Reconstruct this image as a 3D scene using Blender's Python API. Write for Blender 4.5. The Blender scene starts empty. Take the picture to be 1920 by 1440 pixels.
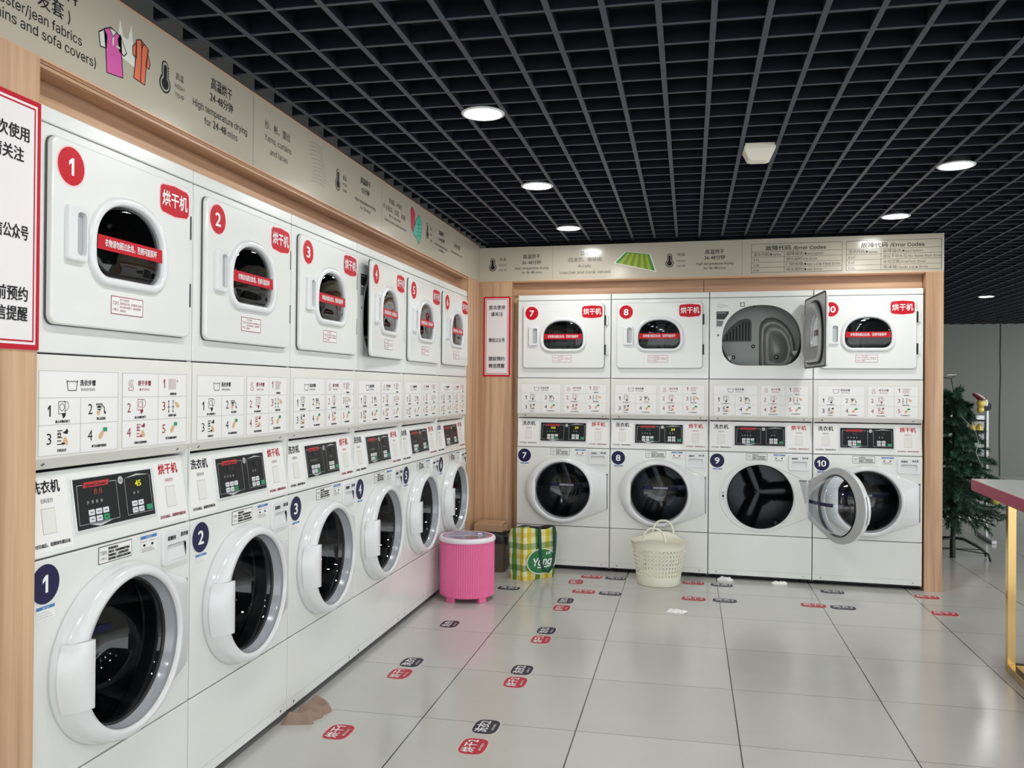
import bpy, bmesh, math, random
from math import sin, cos, pi, atan, atan2, sqrt, radians, floor
from mathutils import Vector, Matrix
random.seed(4)
scene = bpy.context.scene
COL = scene.collection
def lin(c):
    c = c/255.0
    return c/12.92 if c <= 0.04045 else ((c+0.055)/1.055)**2.4
def rgb(r, g, b): return (lin(r), lin(g), lin(b), 1.0)

# ------------------------------------------------------------------ camera
CAMPOS = Vector((1.5393, -5.1978, 1.3049)); YAW, PITCH, ROLL, FPX = -0.2029, 0.0049, 0.0083, 1616.186
f_ = Vector((sin(YAW)*cos(PITCH), cos(YAW)*cos(PITCH), sin(PITCH)))
r_ = Vector((cos(YAW), -sin(YAW), 0)); u_ = r_.cross(f_)
r2 = r_*cos(ROLL)+u_*sin(ROLL); u2 = -r_*sin(ROLL)+u_*cos(ROLL)
cam_data = bpy.data.cameras.new('camera'); cam = bpy.data.objects.new('camera', cam_data); COL.objects.link(cam)
cam.matrix_world = Matrix(((r2.x, u2.x, -f_.x, CAMPOS.x), (r2.y, u2.y, -f_.y, CAMPOS.y), (r2.z, u2.z, -f_.z, CAMPOS.z), (0, 0, 0, 1)))
cam_data.sensor_width = 36.0; cam_data.lens = FPX/1920*36.0; cam_data.clip_start = 0.05
scene.camera = cam
# ------------------------------------------------------------------ light and exposure
scene.view_settings.view_transform = 'Standard'; scene.view_settings.look = 'None'
scene.view_settings.gamma = 1.0; scene.view_settings.use_curve_mapping = False
scene.view_settings.exposure = 0.0
world = bpy.data.worlds.new('daylight'); scene.world = world; world.use_nodes = True
bgn = world.node_tree.nodes['Background']; bgn.inputs[0].default_value = (0.93, 0.98, 1.0, 1); bgn.inputs[1].default_value = 2.75
LAMP = 142.0            # emission of the ceiling downlights

# ------------------------------------------------------------------ layout
W = 0.685; X7, YB = 0.3045, 1.0; BA = atan(-0.0446); Y1 = 0.6905-6*W
ZT, ZM, ZP, ZW, ZK = 1.985, 1.3805, 1.094, 0.8785, 0.3128
CEIL = 2.37
def bw(u, d, z=0.0):     # a point of the back row: u along it, d out of its front, z up
    return Vector((X7+u*cos(BA)+d*sin(BA), YB+u*sin(BA)-d*cos(BA), z))

# ------------------------------------------------------------------ materials
MATS = {}
def mat(name, col, rough=0.5, metal=0.0, coat=0.0, emit=None, estr=0.0, noise=0.0, nscale=8.0, spec=0.5, bump=0.0, bscale=30.0):
    m = bpy.data.materials.new(name); m.use_nodes = True; nt = m.node_tree; b = nt.nodes['Principled BSDF']
    b.inputs['Base Color'].default_value = col; b.inputs['Roughness'].default_value = rough; b.inputs['Metallic'].default_value = metal
    b.inputs['Specular IOR Level'].default_value = spec
    if coat: b.inputs['Coat Weight'].default_value = coat; b.inputs['Coat Roughness'].default_value = 0.08
    if emit: b.inputs['Emission Color'].default_value = emit; b.inputs['Emission Strength'].default_value = estr
    if noise or bump:
        tc = nt.nodes.new('ShaderNodeTexCoord')
        nz = nt.nodes.new('ShaderNodeTexNoise'); nz.inputs['Scale'].default_value = nscale; nz.inputs['Detail'].default_value = 4
        nt.links.new(tc.outputs['Object'], nz.inputs['Vector'])
        if noise:
            mr = nt.nodes.new('ShaderNodeMapRange'); mr.inputs['To Min'].default_value = 1-noise; mr.inputs['To Max'].default_value = 1+noise
            nt.links.new(nz.outputs['Fac'], mr.inputs['Value'])
            mx = nt.nodes.new('ShaderNodeVectorMath'); mx.operation = 'SCALE'; mx.inputs[0].default_value = col[:3]
            nt.links.new(mr.outputs[0], mx.inputs['Scale']); nt.links.new(mx.outputs[0], b.inputs['Base Color'])
        if bump:
            n2 = nt.nodes.new('ShaderNodeTexNoise'); n2.inputs['Scale'].default_value = bscale; n2.inputs['Detail'].default_value = 2
            nt.links.new(tc.outputs['Object'], n2.inputs['Vector'])
            bp = nt.nodes.new('ShaderNodeBump'); bp.inputs['Strength'].default_value = bump; bp.inputs['Distance'].default_value = 0.01
            nt.links.new(n2.outputs['Fac'], bp.inputs['Height']); nt.links.new(bp.outputs[0], b.inputs['Normal'])
    MATS[name] = m; return m
def glass_mat(name, tint, ior=1.45, rough=0.02, extra=0.0):
    m = bpy.data.materials.new(name); m.use_nodes = True; nt = m.node_tree; nt.nodes.clear()
    out = nt.nodes.new('ShaderNodeOutputMaterial'); mix = nt.nodes.new('ShaderNodeMixShader')
    tr = nt.nodes.new('ShaderNodeBsdfTransparent'); tr.inputs[0].default_value = tint
    gl = nt.nodes.new('ShaderNodeBsdfGlossy'); gl.inputs['Roughness'].default_value = rough; gl.inputs[0].default_value = (1, 1, 1, 1)
    nt.links.new(tr.outputs[0], mix.inputs[1]); nt.links.new(gl.outputs[0], mix.inputs[2])
    lw = nt.nodes.new('ShaderNodeLayerWeight'); lw.inputs[0].default_value = 0.5      # same reflectance from both sides
    pw = nt.nodes.new('ShaderNodeMath'); pw.operation = 'POWER'; pw.inputs[1].default_value = 4.0; nt.links.new(lw.outputs['Facing'], pw.inputs[0])
    f0 = ((ior-1)/(ior+1))**2+extra
    ma = nt.nodes.new('ShaderNodeMath'); ma.operation = 'MULTIPLY_ADD'; ma.use_clamp = True; ma.inputs[1].default_value = 0.8; ma.inputs[2].default_value = f0
    nt.links.new(pw.outputs[0], ma.inputs[0]); nt.links.new(ma.outputs[0], mix.inputs[0])
    nt.links.new(mix.outputs[0], out.inputs[0]); MATS[name] = m; return m
def wood_mat(name, dark, light, axis):    # axis: grain direction 0 x, 1 y, 2 z
    m = bpy.data.materials.new(name); m.use_nodes = True; nt = m.node_tree; b = nt.nodes['Principled BSDF']
    tc = nt.nodes.new('ShaderNodeTexCoord'); mp = nt.nodes.new('ShaderNodeMapping')
    s = [16.0, 16.0, 16.0]; s[axis] = 0.55; mp.inputs['Scale'].default_value = s
    nz = nt.nodes.new('ShaderNodeTexNoise'); nz.inputs['Scale'].default_value = 1.0; nz.inputs['Detail'].default_value = 5; nz.inputs['Distortion'].default_value = 0.35
    n2 = nt.nodes.new('ShaderNodeTexNoise'); n2.inputs['Scale'].default_value = 5.0; n2.inputs['Detail'].default_value = 3
    nt.links.new(tc.outputs['Object'], mp.inputs[0]); nt.links.new(mp.outputs[0], nz.inputs['Vector']); nt.links.new(mp.outputs[0], n2.inputs['Vector'])
    ad = nt.nodes.new('ShaderNodeMath'); ad.operation = 'MULTIPLY_ADD'; ad.inputs[1].default_value = 0.35
    nt.links.new(n2.outputs['Fac'], ad.inputs[0]); nt.links.new(nz.outputs['Fac'], ad.inputs[2])
    cr = nt.nodes.new('ShaderNodeValToRGB'); cr.color_ramp.elements[0].position = 0.5; cr.color_ramp.elements[1].position = 0.82
    cr.color_ramp.elements[0].color = dark; cr.color_ramp.elements[1].color = light
    nt.links.new(ad.outputs[0], cr.inputs[0]); nt.links.new(cr.outputs[0], b.inputs['Base Color'])
    b.inputs['Roughness'].default_value = 0.42; MATS[name] = m; return m

mat('white_enamel', rgb(231, 233, 229), 0.28, coat=0.35, noise=0.015, nscale=3)
mat('white_plastic', rgb(228, 230, 231), 0.22, coat=0.3, noise=0.01)
mat('panel_white', rgb(232, 231, 224), 0.35, noise=0.012)
mat('sticker_white', rgb(240, 239, 236), 0.3)
mat('grey_plastic', rgb(178, 181, 184), 0.3)
mat('bezel_grey', rgb(168, 172, 178), 0.2, coat=0.3)
mat('dark_gap', rgb(38, 38, 38), 0.7)
mat('cabinet_inside', rgb(40, 41, 42), 0.7)
mat('rubber', rgb(24, 25, 27), 0.45)
mat('liner_grey', rgb(186, 189, 190), 0.28, coat=0.2)
mat('galvanised', rgb(166, 170, 166), 0.34, metal=0.15, noise=0.07, nscale=5)
mat('galvanised_dark', rgb(84, 88, 86), 0.42, metal=0.2, noise=0.08, nscale=7)
mat('drum_steel', rgb(44, 46, 50), 0.3, metal=0.55, noise=0.12, nscale=9)
mat('gasket', rgb(84, 87, 85), 0.6)
mat('black_plate', rgb(30, 31, 33), 0.28)
mat('display_black', rgb(15, 17, 19), 0.35, spec=0.25)
mat('chrome', rgb(200, 200, 200), 0.14, metal=1.0)
mat('silver', rgb(196, 198, 200), 0.3, metal=0.3)
mat('key_white', rgb(222, 224, 226), 0.4)
mat('key_green', rgb(20, 150, 100), 0.4)
mat('red', rgb(192, 8, 32), 0.4, spec=0.25)
mat('dark_red', rgb(150, 30, 54), 0.4)
mat('pale_pink', rgb(246, 200, 204), 0.4)
mat('navy', rgb(28, 25, 70), 0.4, spec=0.25)
mat('tape_blue', rgb(24, 23, 66), 0.4, spec=0.25)
mat('ink', rgb(34, 34, 38), 0.55, spec=0.2)
mat('ink_grey', rgb(120, 120, 124), 0.5)
mat('line_grey', rgb(186, 187, 186), 0.5)
mat('ink_white', rgb(246, 246, 246), 0.4)
mat('notice_blue', rgb(66, 124, 186), 0.4)
mat('skin_tone', rgb(222, 178, 136), 0.5)
mat('logo_red', rgb(196, 44, 48), 0.4)
mat('led_yellow', rgb(60, 60, 10), 0.4, emit=rgb(225, 225, 20), estr=1.1)
mat('led_orange', rgb(110, 50, 30), 0.4, emit=rgb(150, 66, 32), estr=0.35)
mat('led_off', rgb(46, 50, 52), 0.4)
mat('board', rgb(190, 182, 165), 0.16, noise=0.02, nscale=2, bump=0.06, bscale=5)
mat('board_edge', rgb(214, 170, 138), 0.35)
mat('shirt_pink', rgb(214, 92, 168), 0.5); mat('shirt_orange', rgb(226, 116, 84), 0.5); mat('shirt_white', rgb(226, 226, 216), 0.5)
mat('jacket_red', rgb(206, 50, 84), 0.5); mat('jacket_teal', rgb(70, 184, 158), 0.5)
mat('rug_green', rgb(58, 136, 62), 0.5); mat('rug_lime', rgb(150, 172, 44), 0.5); mat('rug_olive', rgb(110, 140, 34), 0.5)
mat('poster_white', rgb(236, 232, 232), 0.3); mat('poster_red', rgb(190, 12, 40), 0.4, spec=0.25)
mat('grid_metal', rgb(13, 17, 30), 0.65, noise=0.05, spec=0.25)
mat('grid_cap', rgb(58, 64, 78), 0.5)  # paler copy of the bar colour: light from below painted on bar bottoms
mat('plenum_dark', rgb(6, 9, 20), 0.85, noise=0.12, nscale=2)
mat('detector_white', rgb(246, 240, 224), 0.45)
mat('lamp_trim', rgb(226, 228, 228), 0.35)
mat('lamp_glow', rgb(255, 255, 255), 0.5, emit=(1.0, 0.995, 0.975, 1), estr=LAMP)
mat('lamp_body', rgb(70, 72, 76), 0.5)
mat('far_wall', rgb(138, 142, 135), 0.75, noise=0.06, nscale=0.7)
mat('left_wall', rgb(190, 188, 182), 0.8)
mat('seam_dark', rgb(62, 62, 60), 0.8)
mat('tub_pink', rgb(236, 112, 162), 0.38, noise=0.02)
mat('tub_pink_dark', rgb(206, 84, 150), 0.4)
mat('basin_lilac', rgb(214, 208, 228), 0.4)
mat('tub_white', rgb(240, 234, 238), 0.3)
mat('cream', rgb(242, 241, 222), 0.36)
mat('carton', rgb(186, 150, 118), 0.7, noise=0.05)
mat('bin_brown', rgb(98, 84, 74), 0.5, noise=0.05)
mat('bag_black', rgb(34, 32, 34), 0.35)
mat('strap_green', rgb(22, 74, 62), 0.6)
mat('logo_green', rgb(34, 118, 66), 0.5)
mat('tissue', rgb(240, 240, 238), 0.8)
mat('sock_brown', rgb(150, 126, 110), 0.9, noise=0.1, nscale=20)
mat('floor_red', rgb(182, 40, 56), 0.42, spec=0.3); mat('floor_dark', rgb(36, 36, 52), 0.42, spec=0.3); mat('floor_edge', rgb(224, 186, 184), 0.4); mat('floor_edge_pale', rgb(206, 204, 206), 0.4)
mat('gold', rgb(216, 182, 122), 0.18, metal=1.0)
mat('table_top', rgb(226, 228, 226), 0.15, coat=0.4)
mat('table_edge', rgb(158, 44, 76), 0.35)
mat('needle', rgb(52, 92, 72), 0.6, noise=0.25, nscale=6)
mat('needle_dark', rgb(36, 68, 54), 0.6)
mat('trunk', rgb(26, 48, 38), 0.7)
mat('stand_black', rgb(26, 28, 28), 0.4)
mat('ornament_gold', rgb(226, 206, 110), 0.3, metal=0.35)
mat('wire', rgb(140, 150, 146), 0.4)
mat('sign_white', rgb(220, 224, 222), 0.35)
mat('alu', rgb(206, 210, 210), 0.3, metal=0.5)
mat('blanket_grey', rgb(150, 150, 150), 0.9)
glass_mat('glass_clear', (0.88, 0.92, 0.95, 1), 1.5)
glass_mat('glass_tint', (0.46, 0.48, 0.50, 1), 1.45)
glass_mat('lid_clear', (0.80, 0.84, 0.92, 1), 1.4, 0.12, 0.22)
wood_mat('wood_upright', rgb(176, 136, 104), rgb(216, 179, 144), 2)
wood_mat('wood_along_y', rgb(168, 128, 100), rgb(206, 166, 132), 1)
wood_mat('wood_along_x', rgb(168, 128, 100), rgb(206, 166, 132), 0)

def floor_material():
    m = bpy.data.materials.new('polished_tiles'); m.use_nodes = True; nt = m.node_tree; b = nt.nodes['Principled BSDF']; N = nt.nodes.new; L = nt.links.new
    tc = N('ShaderNodeTexCoord'); sp = N('ShaderNodeSeparateXYZ'); L(tc.outputs['Object'], sp.inputs[0])
    def math(op, a, bb=None):
        n = N('ShaderNodeMath'); n.operation = op
        for i, v in enumerate((a, bb)):
            if v is None: continue
            if isinstance(v, (int, float)): n.inputs[i].default_value = v
            else: L(v, n.inputs[i])
        return n.outputs[0]
    tx = math('DIVIDE', math('SUBTRACT', sp.outputs['X'], 0.517), 0.607); ty = math('DIVIDE', math('ADD', sp.outputs['Y'], 1.318), 0.603)
    def edge(t, w):
        fr = math('FRACT', t); d = math('MINIMUM', fr, math('SUBTRACT', 1.0, fr)); return math('LESS_THAN', d, w)
    g = math('MAXIMUM', edge(tx, 0.0042), math('MULTIPLY', edge(ty, 0.0034), 0.62))
    cx = N('ShaderNodeCombineXYZ'); L(math('FLOOR', tx), cx.inputs[0]); L(math('FLOOR', ty), cx.inputs[1])
    wn = N('ShaderNodeTexWhiteNoise'); L(cx.outputs[0], wn.inputs['Vector'])
    nz = N('ShaderNodeTexNoise'); nz.inputs['Scale'].default_value = 2.2; nz.inputs['Detail'].default_value = 5; nz.inputs['Distortion'].default_value = 1.2
    L(tc.outputs['Object'], nz.inputs['Vector'])
    tone = math('ADD', math('MULTIPLY', wn.outputs['Value'], 0.05), math('MULTIPLY', nz.outputs['Fac'], 0.10))
    mr = N('ShaderNodeMapRange'); mr.inputs['From Max'].default_value = 0.15; L(tone, mr.inputs['Value'])
    mc = N('ShaderNodeMix'); mc.data_type = 'RGBA'; L(mr.outputs[0], mc.inputs['Factor'])
    mc.inputs['A'].default_value = rgb(184, 184, 178); mc.inputs['B'].default_value = rgb(203, 203, 197)
    mg = N('ShaderNodeMix'); mg.data_type = 'RGBA'; L(g, mg.inputs['Factor']); L(mc.outputs['Result'], mg.inputs['A']); mg.inputs['B'].default_value = rgb(66, 66, 66)
    L(mg.outputs['Result'], b.inputs['Base Color'])
    b.inputs['Roughness'].default_value = 0.17; b.inputs['Specular IOR Level'].default_value = 0.5
    MATS['floor_tiles'] = m
floor_material()
def check_material():       # yellow and green check woven into the shopping bag
    m = bpy.data.materials.new('bag_check'); m.use_nodes = True; nt = m.node_tree; b = nt.nodes['Principled BSDF']; N = nt.nodes.new; L = nt.links.new
    uv = N('ShaderNodeUVMap'); sp = N('ShaderNodeSeparateXYZ'); L(uv.outputs[0], sp.inputs[0])
    def wave(o, k, ph):
        a = N('ShaderNodeMath'); a.operation = 'MULTIPLY_ADD'; L(o, a.inputs[0]); a.inputs[1].default_value = k; a.inputs[2].default_value = ph
        f = N('ShaderNodeMath'); f.operation = 'FRACT'; L(a.outputs[0], f.inputs[0]); return f.outputs[0]
    def ramp(o):
        r = N('ShaderNodeValToRGB'); r.color_ramp.interpolation = 'CONSTANT'; e = r.color_ramp.elements
        e[0].position = 0; e[0].color = rgb(240, 240, 216); e[1].position = 0.28; e[1].color = rgb(226, 206, 40)
        x = e.new(0.5); x.color = rgb(236, 238, 214); x = e.new(0.72); x.color = rgb(96, 150, 66); L(o, r.inputs[0]); return r.outputs[0]
    mx = N('ShaderNodeMix'); mx.data_type = 'RGBA'; mx.blend_type = 'MULTIPLY'; mx.inputs['Factor'].default_value = 0.72
    L(ramp(wave(sp.outputs['X'], 6.6, 0.1)), mx.inputs['A']); L(ramp(wave(sp.outputs['Y'], 6.8, 0.3)), mx.inputs['B'])
    L(mx.outputs['Result'], b.inputs['Base Color']); b.inputs['Roughness'].default_value = 0.4; MATS['bag_check'] = m
check_material()
def stripes_material():
    m = bpy.data.materials.new('candy_stripes'); m.use_nodes = True; nt = m.node_tree; b = nt.nodes['Principled BSDF']; N = nt.nodes.new; L = nt.links.new
    tc = N('ShaderNodeTexCoord'); w = N('ShaderNodeTexWave'); w.inputs['Scale'].default_value = 11; w.bands_direction = 'DIAGONAL'; L(tc.outputs['Object'], w.inputs['Vector'])
    r = N('ShaderNodeValToRGB'); r.color_ramp.interpolation = 'CONSTANT'; r.color_ramp.elements[0].color = rgb(96, 26, 44); r.color_ramp.elements[1].position = 0.5; r.color_ramp.elements[1].color = rgb(238, 226, 222)
    L(w.outputs['Fac'], r.inputs[0]); L(r.outputs[0], b.inputs['Base Color']); MATS['candy'] = m
stripes_material()

# ------------------------------------------------------------------ mesh building
GLYPHS = {}
def shipped_font(name):      # the plain typefaces that ship with Blender itself
    try: return bpy.data.fonts.load(bpy.utils.system_resource('DATAFILES', path='fonts')+'/'+name)
    except Exception: return None
SANS = shipped_font('Inter.woff2')
ONE = [(-0.5, 0.0), (0.5, 0.0), (0.5, 3.55), (-0.42, 3.55), (-1.55, 2.75), (-1.55, 1.90), (-0.5, 2.55)]
def run_glyphs(s, bold, fnt):
    if s == '1':
        w = 0.085+1.6*bold; return [((x*w*1.05 if y < 3 else x*w), y*0.197) for x, y in ONE], [tuple(range(len(ONE)))]
    cu = bpy.data.curves.new('t', 'FONT'); cu.body = s; cu.size = 1.0; cu.resolution_u = 2; cu.offset = bold; cu.fill_mode = 'FRONT'
    if fnt: cu.font = fnt
    ob = bpy.data.objects.new('t', cu); COL.objects.link(ob)
    bpy.context.view_layer.update()
    me = bpy.data.meshes.new_from_object(ob.evaluated_get(bpy.context.evaluated_depsgraph_get()))
    vs = [(v.co.x, v.co.y) for v in me.vertices]; fs = [tuple(p.vertices) for p in me.polygons]
    bpy.data.objects.remove(ob); bpy.data.curves.remove(cu); bpy.data.meshes.remove(me)
    return vs, fs
def glyphs(s, bold):
    key = (s, bold)
    if key not in GLYPHS:
        runs = []; kind = None
        for ch in s:      # Han and figures in the built-in face, Latin words in the sans, a plain stroked 1
            k = 'han' if ord(ch) > 0x2000 else ('one' if ch == '1' else ('dig' if ch.isdigit() else ('sp' if ch == ' ' else 'lat')))
            if k == 'sp': k = kind or 'lat'
            if k == 'dig' and kind == 'han' or k == 'han' and kind == 'dig': runs[-1][1].append(ch); kind = k; continue
            if k != kind or k == 'one': runs.append((k, [ch]))
            else: runs[-1][1].append(ch)
            kind = k
        V, F, x = [], [], 0.0
        for k, chs in runs:
            t = ''.join(chs); han = k in ('han', 'dig')
            vs, fs = run_glyphs(t, 0.0 if han else bold, SANS if k == 'lat' else None)
            if han and bold > 0.004 and vs:      # heavier strokes: the outline struck again, shifted by the extra weight
                n = len(vs); base = list(vs); bf = list(fs); vs, fs = [], []
                for ly, (dx, dy) in enumerate(((-bold, 0), (bold, 0), (0, bold*0.8), (0, -bold*0.8))): b = len(vs); vs += [(p+dx, q+dy, ly) for p, q in base]; fs += [tuple(b+i for i in f) for f in bf]
            if not vs: x += 0.25; continue
            if k == 'lat': vs = [(v[0]*1.2, v[1]*1.2-0.02) for v in vs]
            lo, hi = min(v[0] for v in vs), max(v[0] for v in vs); b = len(V); x += 0.25*(len(t)-len(t.lstrip()))
            V += [(v[0]-lo+x, v[1], v[2] if len(v) > 2 else 0) for v in vs]; F += [tuple(b+i for i in f) for f in fs]; x += hi-lo+0.07+0.25*(len(t)-len(t.rstrip()))
        xs = [v[0] for v in V] or [0, 1]
        GLYPHS[key] = (V, F, min(xs), max(xs))
    return GLYPHS[key]

class Plane:
    def __init__(s, o, r, u): s.o = Vector(o); s.r = Vector(r).normalized(); s.u = Vector(u).normalized(); s.n = s.r.cross(s.u)
    def at(s, a, b, h=0.0): return s.o+s.r*a+s.u*b+s.n*h

class MB:
    def __init__(s): s.v = []; s.f = []; s.m = []; s.sm = []; s.names = []; s.uv = {}
    def mi(s, name):
        if name not in s.names: s.names.append(name)
        return s.names.index(name)
    def add(s, vs, fs, m, smooth=False):
        b = len(s.v); s.v += [tuple(v) for v in vs]; k = s.mi(m)
        for f in fs: s.f.append(tuple(b+i for i in f)); s.m.append(k); s.sm.append(smooth)
    def box(s, a, b, m, bev=0.0):
        (x0, y0, z0), (x1, y1, z1) = a, b
        if bev <= 0:
            s.add([(x0, y0, z0), (x1, y0, z0), (x1, y1, z0), (x0, y1, z0), (x0, y0, z1), (x1, y0, z1), (x1, y1, z1), (x0, y1, z1)],
                  [(3, 2, 1, 0), (4, 5, 6, 7), (0, 1, 5, 4), (1, 2, 6, 5), (2, 3, 7, 6), (3, 0, 4, 7)], m); return
        bm = bmesh.new(); bmesh.ops.create_cube(bm, size=1.0)
        for v in bm.verts: v.co = Vector(((x0+x1)/2+v.co.x*(x1-x0), (y0+y1)/2+v.co.y*(y1-y0), (z0+z1)/2+v.co.z*(z1-z0)))
        bmesh.ops.bevel(bm, geom=list(bm.edges), offset=bev, segments=2, affect='EDGES', profile=0.5)
        s.bm(bm, m)
    def bm(s, bm, m, smooth=False):
        bm.verts.index_update(); s.add([v.co for v in bm.verts], [[v.index for v in f.verts] for f in bm.faces], m, smooth); bm.free()
    def loops(s, loops, m, smooth=True, cap0=False, cap1=False, closed=True):
        n = len(loops[0]); vs = [p for l in loops for p in l]; fs = []
        for i in range(len(loops)-1):
            for j in range(n if closed else n-1):
                k = (j+1) % n; fs.append((i*n+j, i*n+k, (i+1)*n+k, (i+1)*n+j))
        s.add(vs, fs, m, smooth)
        if cap0: s.add(loops[0], [tuple(reversed(range(n)))], m)
        if cap1: s.add(loops[-1], [tuple(range(n))], m)
    def tube(s, pts, r, m, n=8, cap=True):
        pts = [Vector(p) for p in pts]; rs = r if isinstance(r, (list, tuple)) else [r]*len(pts); L = []
        ref = None
        for i, p in enumerate(pts):
            d = (pts[min(i+1, len(pts)-1)]-pts[max(i-1, 0)]).normalized()
            if ref is None: ref = Vector((0, 0, 1)) if abs(d.z) < 0.9 else Vector((1, 0, 0))
            a = d.cross(ref); a = a.normalized() if a.length > 1e-6 else d.orthogonal().normalized(); b = d.cross(a).normalized(); ref = a.cross(d) if False else ref
            L.append([p+(a*cos(2*pi*k/n)+b*sin(2*pi*k/n))*rs[i] for k in range(n)])
        s.loops(L, m, True, cap, cap)
    def lathe(s, prof, m, n=48, c=(0, 0, 0), axis='z', smooth=True):   # prof: (r, h)
        L = []
        for r, h in prof:
            if axis == 'z': L.append([(c[0]+r*cos(2*pi*k/n), c[1]+r*sin(2*pi*k/n), c[2]+h) for k in range(n)])
            else: L.append([(c[0]+r*cos(2*pi*k/n), c[1]+h, c[2]+r*sin(2*pi*k/n)) for k in range(n)])
        s.loops(L, m, smooth)
    # flat drawing on a plane
    def poly(s, P, pts, m, h=0.0): s.add([P.at(a, b, h) for a, b in pts], [tuple(range(len(pts)))], m)
    def rect(s, P, x0, y0, x1, y1, m, h=0.0): s.poly(P, [(x0, y0), (x1, y0), (x1, y1), (x0, y1)], m, h)
    def frame(s, P, x0, y0, x1, y1, w, m, h=0.0):
        s.rect(P, x0, y0, x1, y0+w, m, h); s.rect(P, x0, y1-w, x1, y1, m, h); s.rect(P, x0, y0+w, x0+w, y1-w, m, h); s.rect(P, x1-w, y0+w, x1, y1-w, m, h)
    def disc(s, P, x, y, r, m, h=0.0, n=40, ry=None): s.poly(P, [(x+r*cos(2*pi*k/n), y+(ry or r)*sin(2*pi*k/n)) for k in range(n)], m, h)
    def rrect(s, P, x0, y0, x1, y1, r, m, h=0.0, seg=6): s.poly(P, rounded(x0, y0, x1, y1, r, seg), m, h)
    def line(s, P, pts, w, m, h=0.0, closed=False):
        pts = [Vector(p) for p in pts]; n = len(pts); a = []; b = []
        for i, p in enumerate(pts):
            q0 = pts[i-1] if (i > 0 or closed) else p; q1 = pts[(i+1) % n] if (i < n-1 or closed) else p
            d0 = (p-q0); d1 = (q1-p); d = (d0.normalized() if d0.length else d1.normalized())+(d1.normalized() if d1.length else d0.normalized())
            d = d.normalized() if d.length > 1e-6 else d1.normalized()
            nn = Vector((-d.y, d.x)); a.append(p+nn*w/2); b.append(p-nn*w/2)
        m_ = n if closed else n-1
        s.add([P.at(p.x, p.y, h) for p in a+b], [(i, n+i, n+(i+1) % n, (i+1) % n) for i in range(m_)], m)
    def text(s, P, t, x, y, size, m, h=0.0006, width=None, bold=0.0, align='c', shear=0.0):
        vs, fs, x0, x1 = glyphs(t, bold); sx = size if width is None else width/max(x1-x0, 1e-6)
        ox = {'c': (x0+x1)/2, 'l': x0, 'r': x1}[align]
        s.add([P.at(x+(a-ox)*sx+shear*(b-0.34)*size, y+(b-0.34)*size, h+ly*0.00022) for a, b, ly in vs], fs, m)
    def build(s, name, parent=None, loc=None, bevel=None):
        me = bpy.data.meshes.new(name); me.from_pydata(s.v, [], s.f); me.polygons.foreach_set('material_index', s.m); me.polygons.foreach_set('use_smooth', s.sm)
        for n in s.names: me.materials.append(MATS[n])
        me.update()
        ob = bpy.data.objects.new(name, me); COL.objects.link(ob)
        if parent: ob.parent = parent
        if loc: ob.location = loc
        return ob

def rounded(x0, y0, x1, y1, r, seg=6):
    pts = []
    for cx, cy, a0 in ((x1-r, y0+r, -pi/2), (x1-r, y1-r, 0), (x0+r, y1-r, pi/2), (x0+r, y0+r, pi)):
        for k in range(seg+1): a = a0+pi/2*k/seg; pts.append((cx+r*cos(a), cy+r*sin(a)))
    return pts
def circle(cx, cy, r, n=48): return [(cx+r*cos(2*pi*k/n), cy+r*sin(2*pi*k/n)) for k in range(n)]
def inset(pts, d):
    n = len(pts); out = []
    for i in range(n):
        p, q, w = Vector(pts[i]), Vector(pts[i-1]), Vector(pts[(i+1) % n]); a = (p-q); b = (w-p)
        a = a.normalized() if a.length else b.normalized(); b = b.normalized() if b.length else a; t = (a+b).normalized(); nn = Vector((-t.y, t.x))
        out.append(tuple(p+nn*d))
    return out
def plate(mb, outer, holes, y0, t, m, bev=0.002, back=False, hole_mat=None):
    """a sheet in the u-z plane: front at y0, going back by t, edge rounded by bev; holes are loops of (u,z)"""
    top = inset(outer, bev)
    mid = inset(outer, bev*0.3)
    L = [[(a, y0, b) for a, b in top], [(a, y0+bev*0.3, b) for a, b in mid], [(a, y0+bev, b) for a, b in outer], [(a, y0+t, b) for a, b in outer]]
    mb.loops(L, m, False)
    def fill(y, out, flip):
        if not holes:
            mb.add([(a, y, b) for a, b in out], [tuple(range(len(out))) if not flip else tuple(reversed(range(len(out))))], m); return
        bm = bmesh.new(); ed = []
        for lp in [out]+holes:
            vs = [bm.verts.new((a, y, b)) for a, b in lp]
            ed += [bm.edges.new((vs[i], vs[(i+1) % len(vs)])) for i in range(len(vs))]
        bmesh.ops.triangle_fill(bm, edges=ed, use_beauty=True, normal=(0, -1, 0))
        mb.bm(bm, m)
    fill(y0, top, False)
    if back: fill(y0+t, outer, True)
    for h in holes: mb.loops([[(a, y0, b) for a, b in reversed(h)], [(a, y0+t, b) for a, b in reversed(h)]], hole_mat or m, False)

def tag(o, label=None, cat=None, group=None, kind=None):
    if label: o['label'] = label
    if cat: o['category'] = cat
    if group: o['group'] = group
    if kind: o['kind'] = kind
    return o
def empty(name, loc, rz=0.0, label=None, cat=None, group=None):
    o = bpy.data.objects.new(name, None); COL.objects.link(o); o.location = loc; o.rotation_euler = (0, 0, rz); o.empty_display_size = 0.1
    return tag(o, label, cat, group)
def copy_tree(o, parent=None):
    c = o.copy(); COL.objects.link(c)
    if parent: c.parent = parent
    for ch in list(o.children): copy_tree(ch, c)
    return c
FRONT = lambda y=0.0: Plane((0, y, 0), (1, 0, 0), (0, 0, 1))

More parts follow.
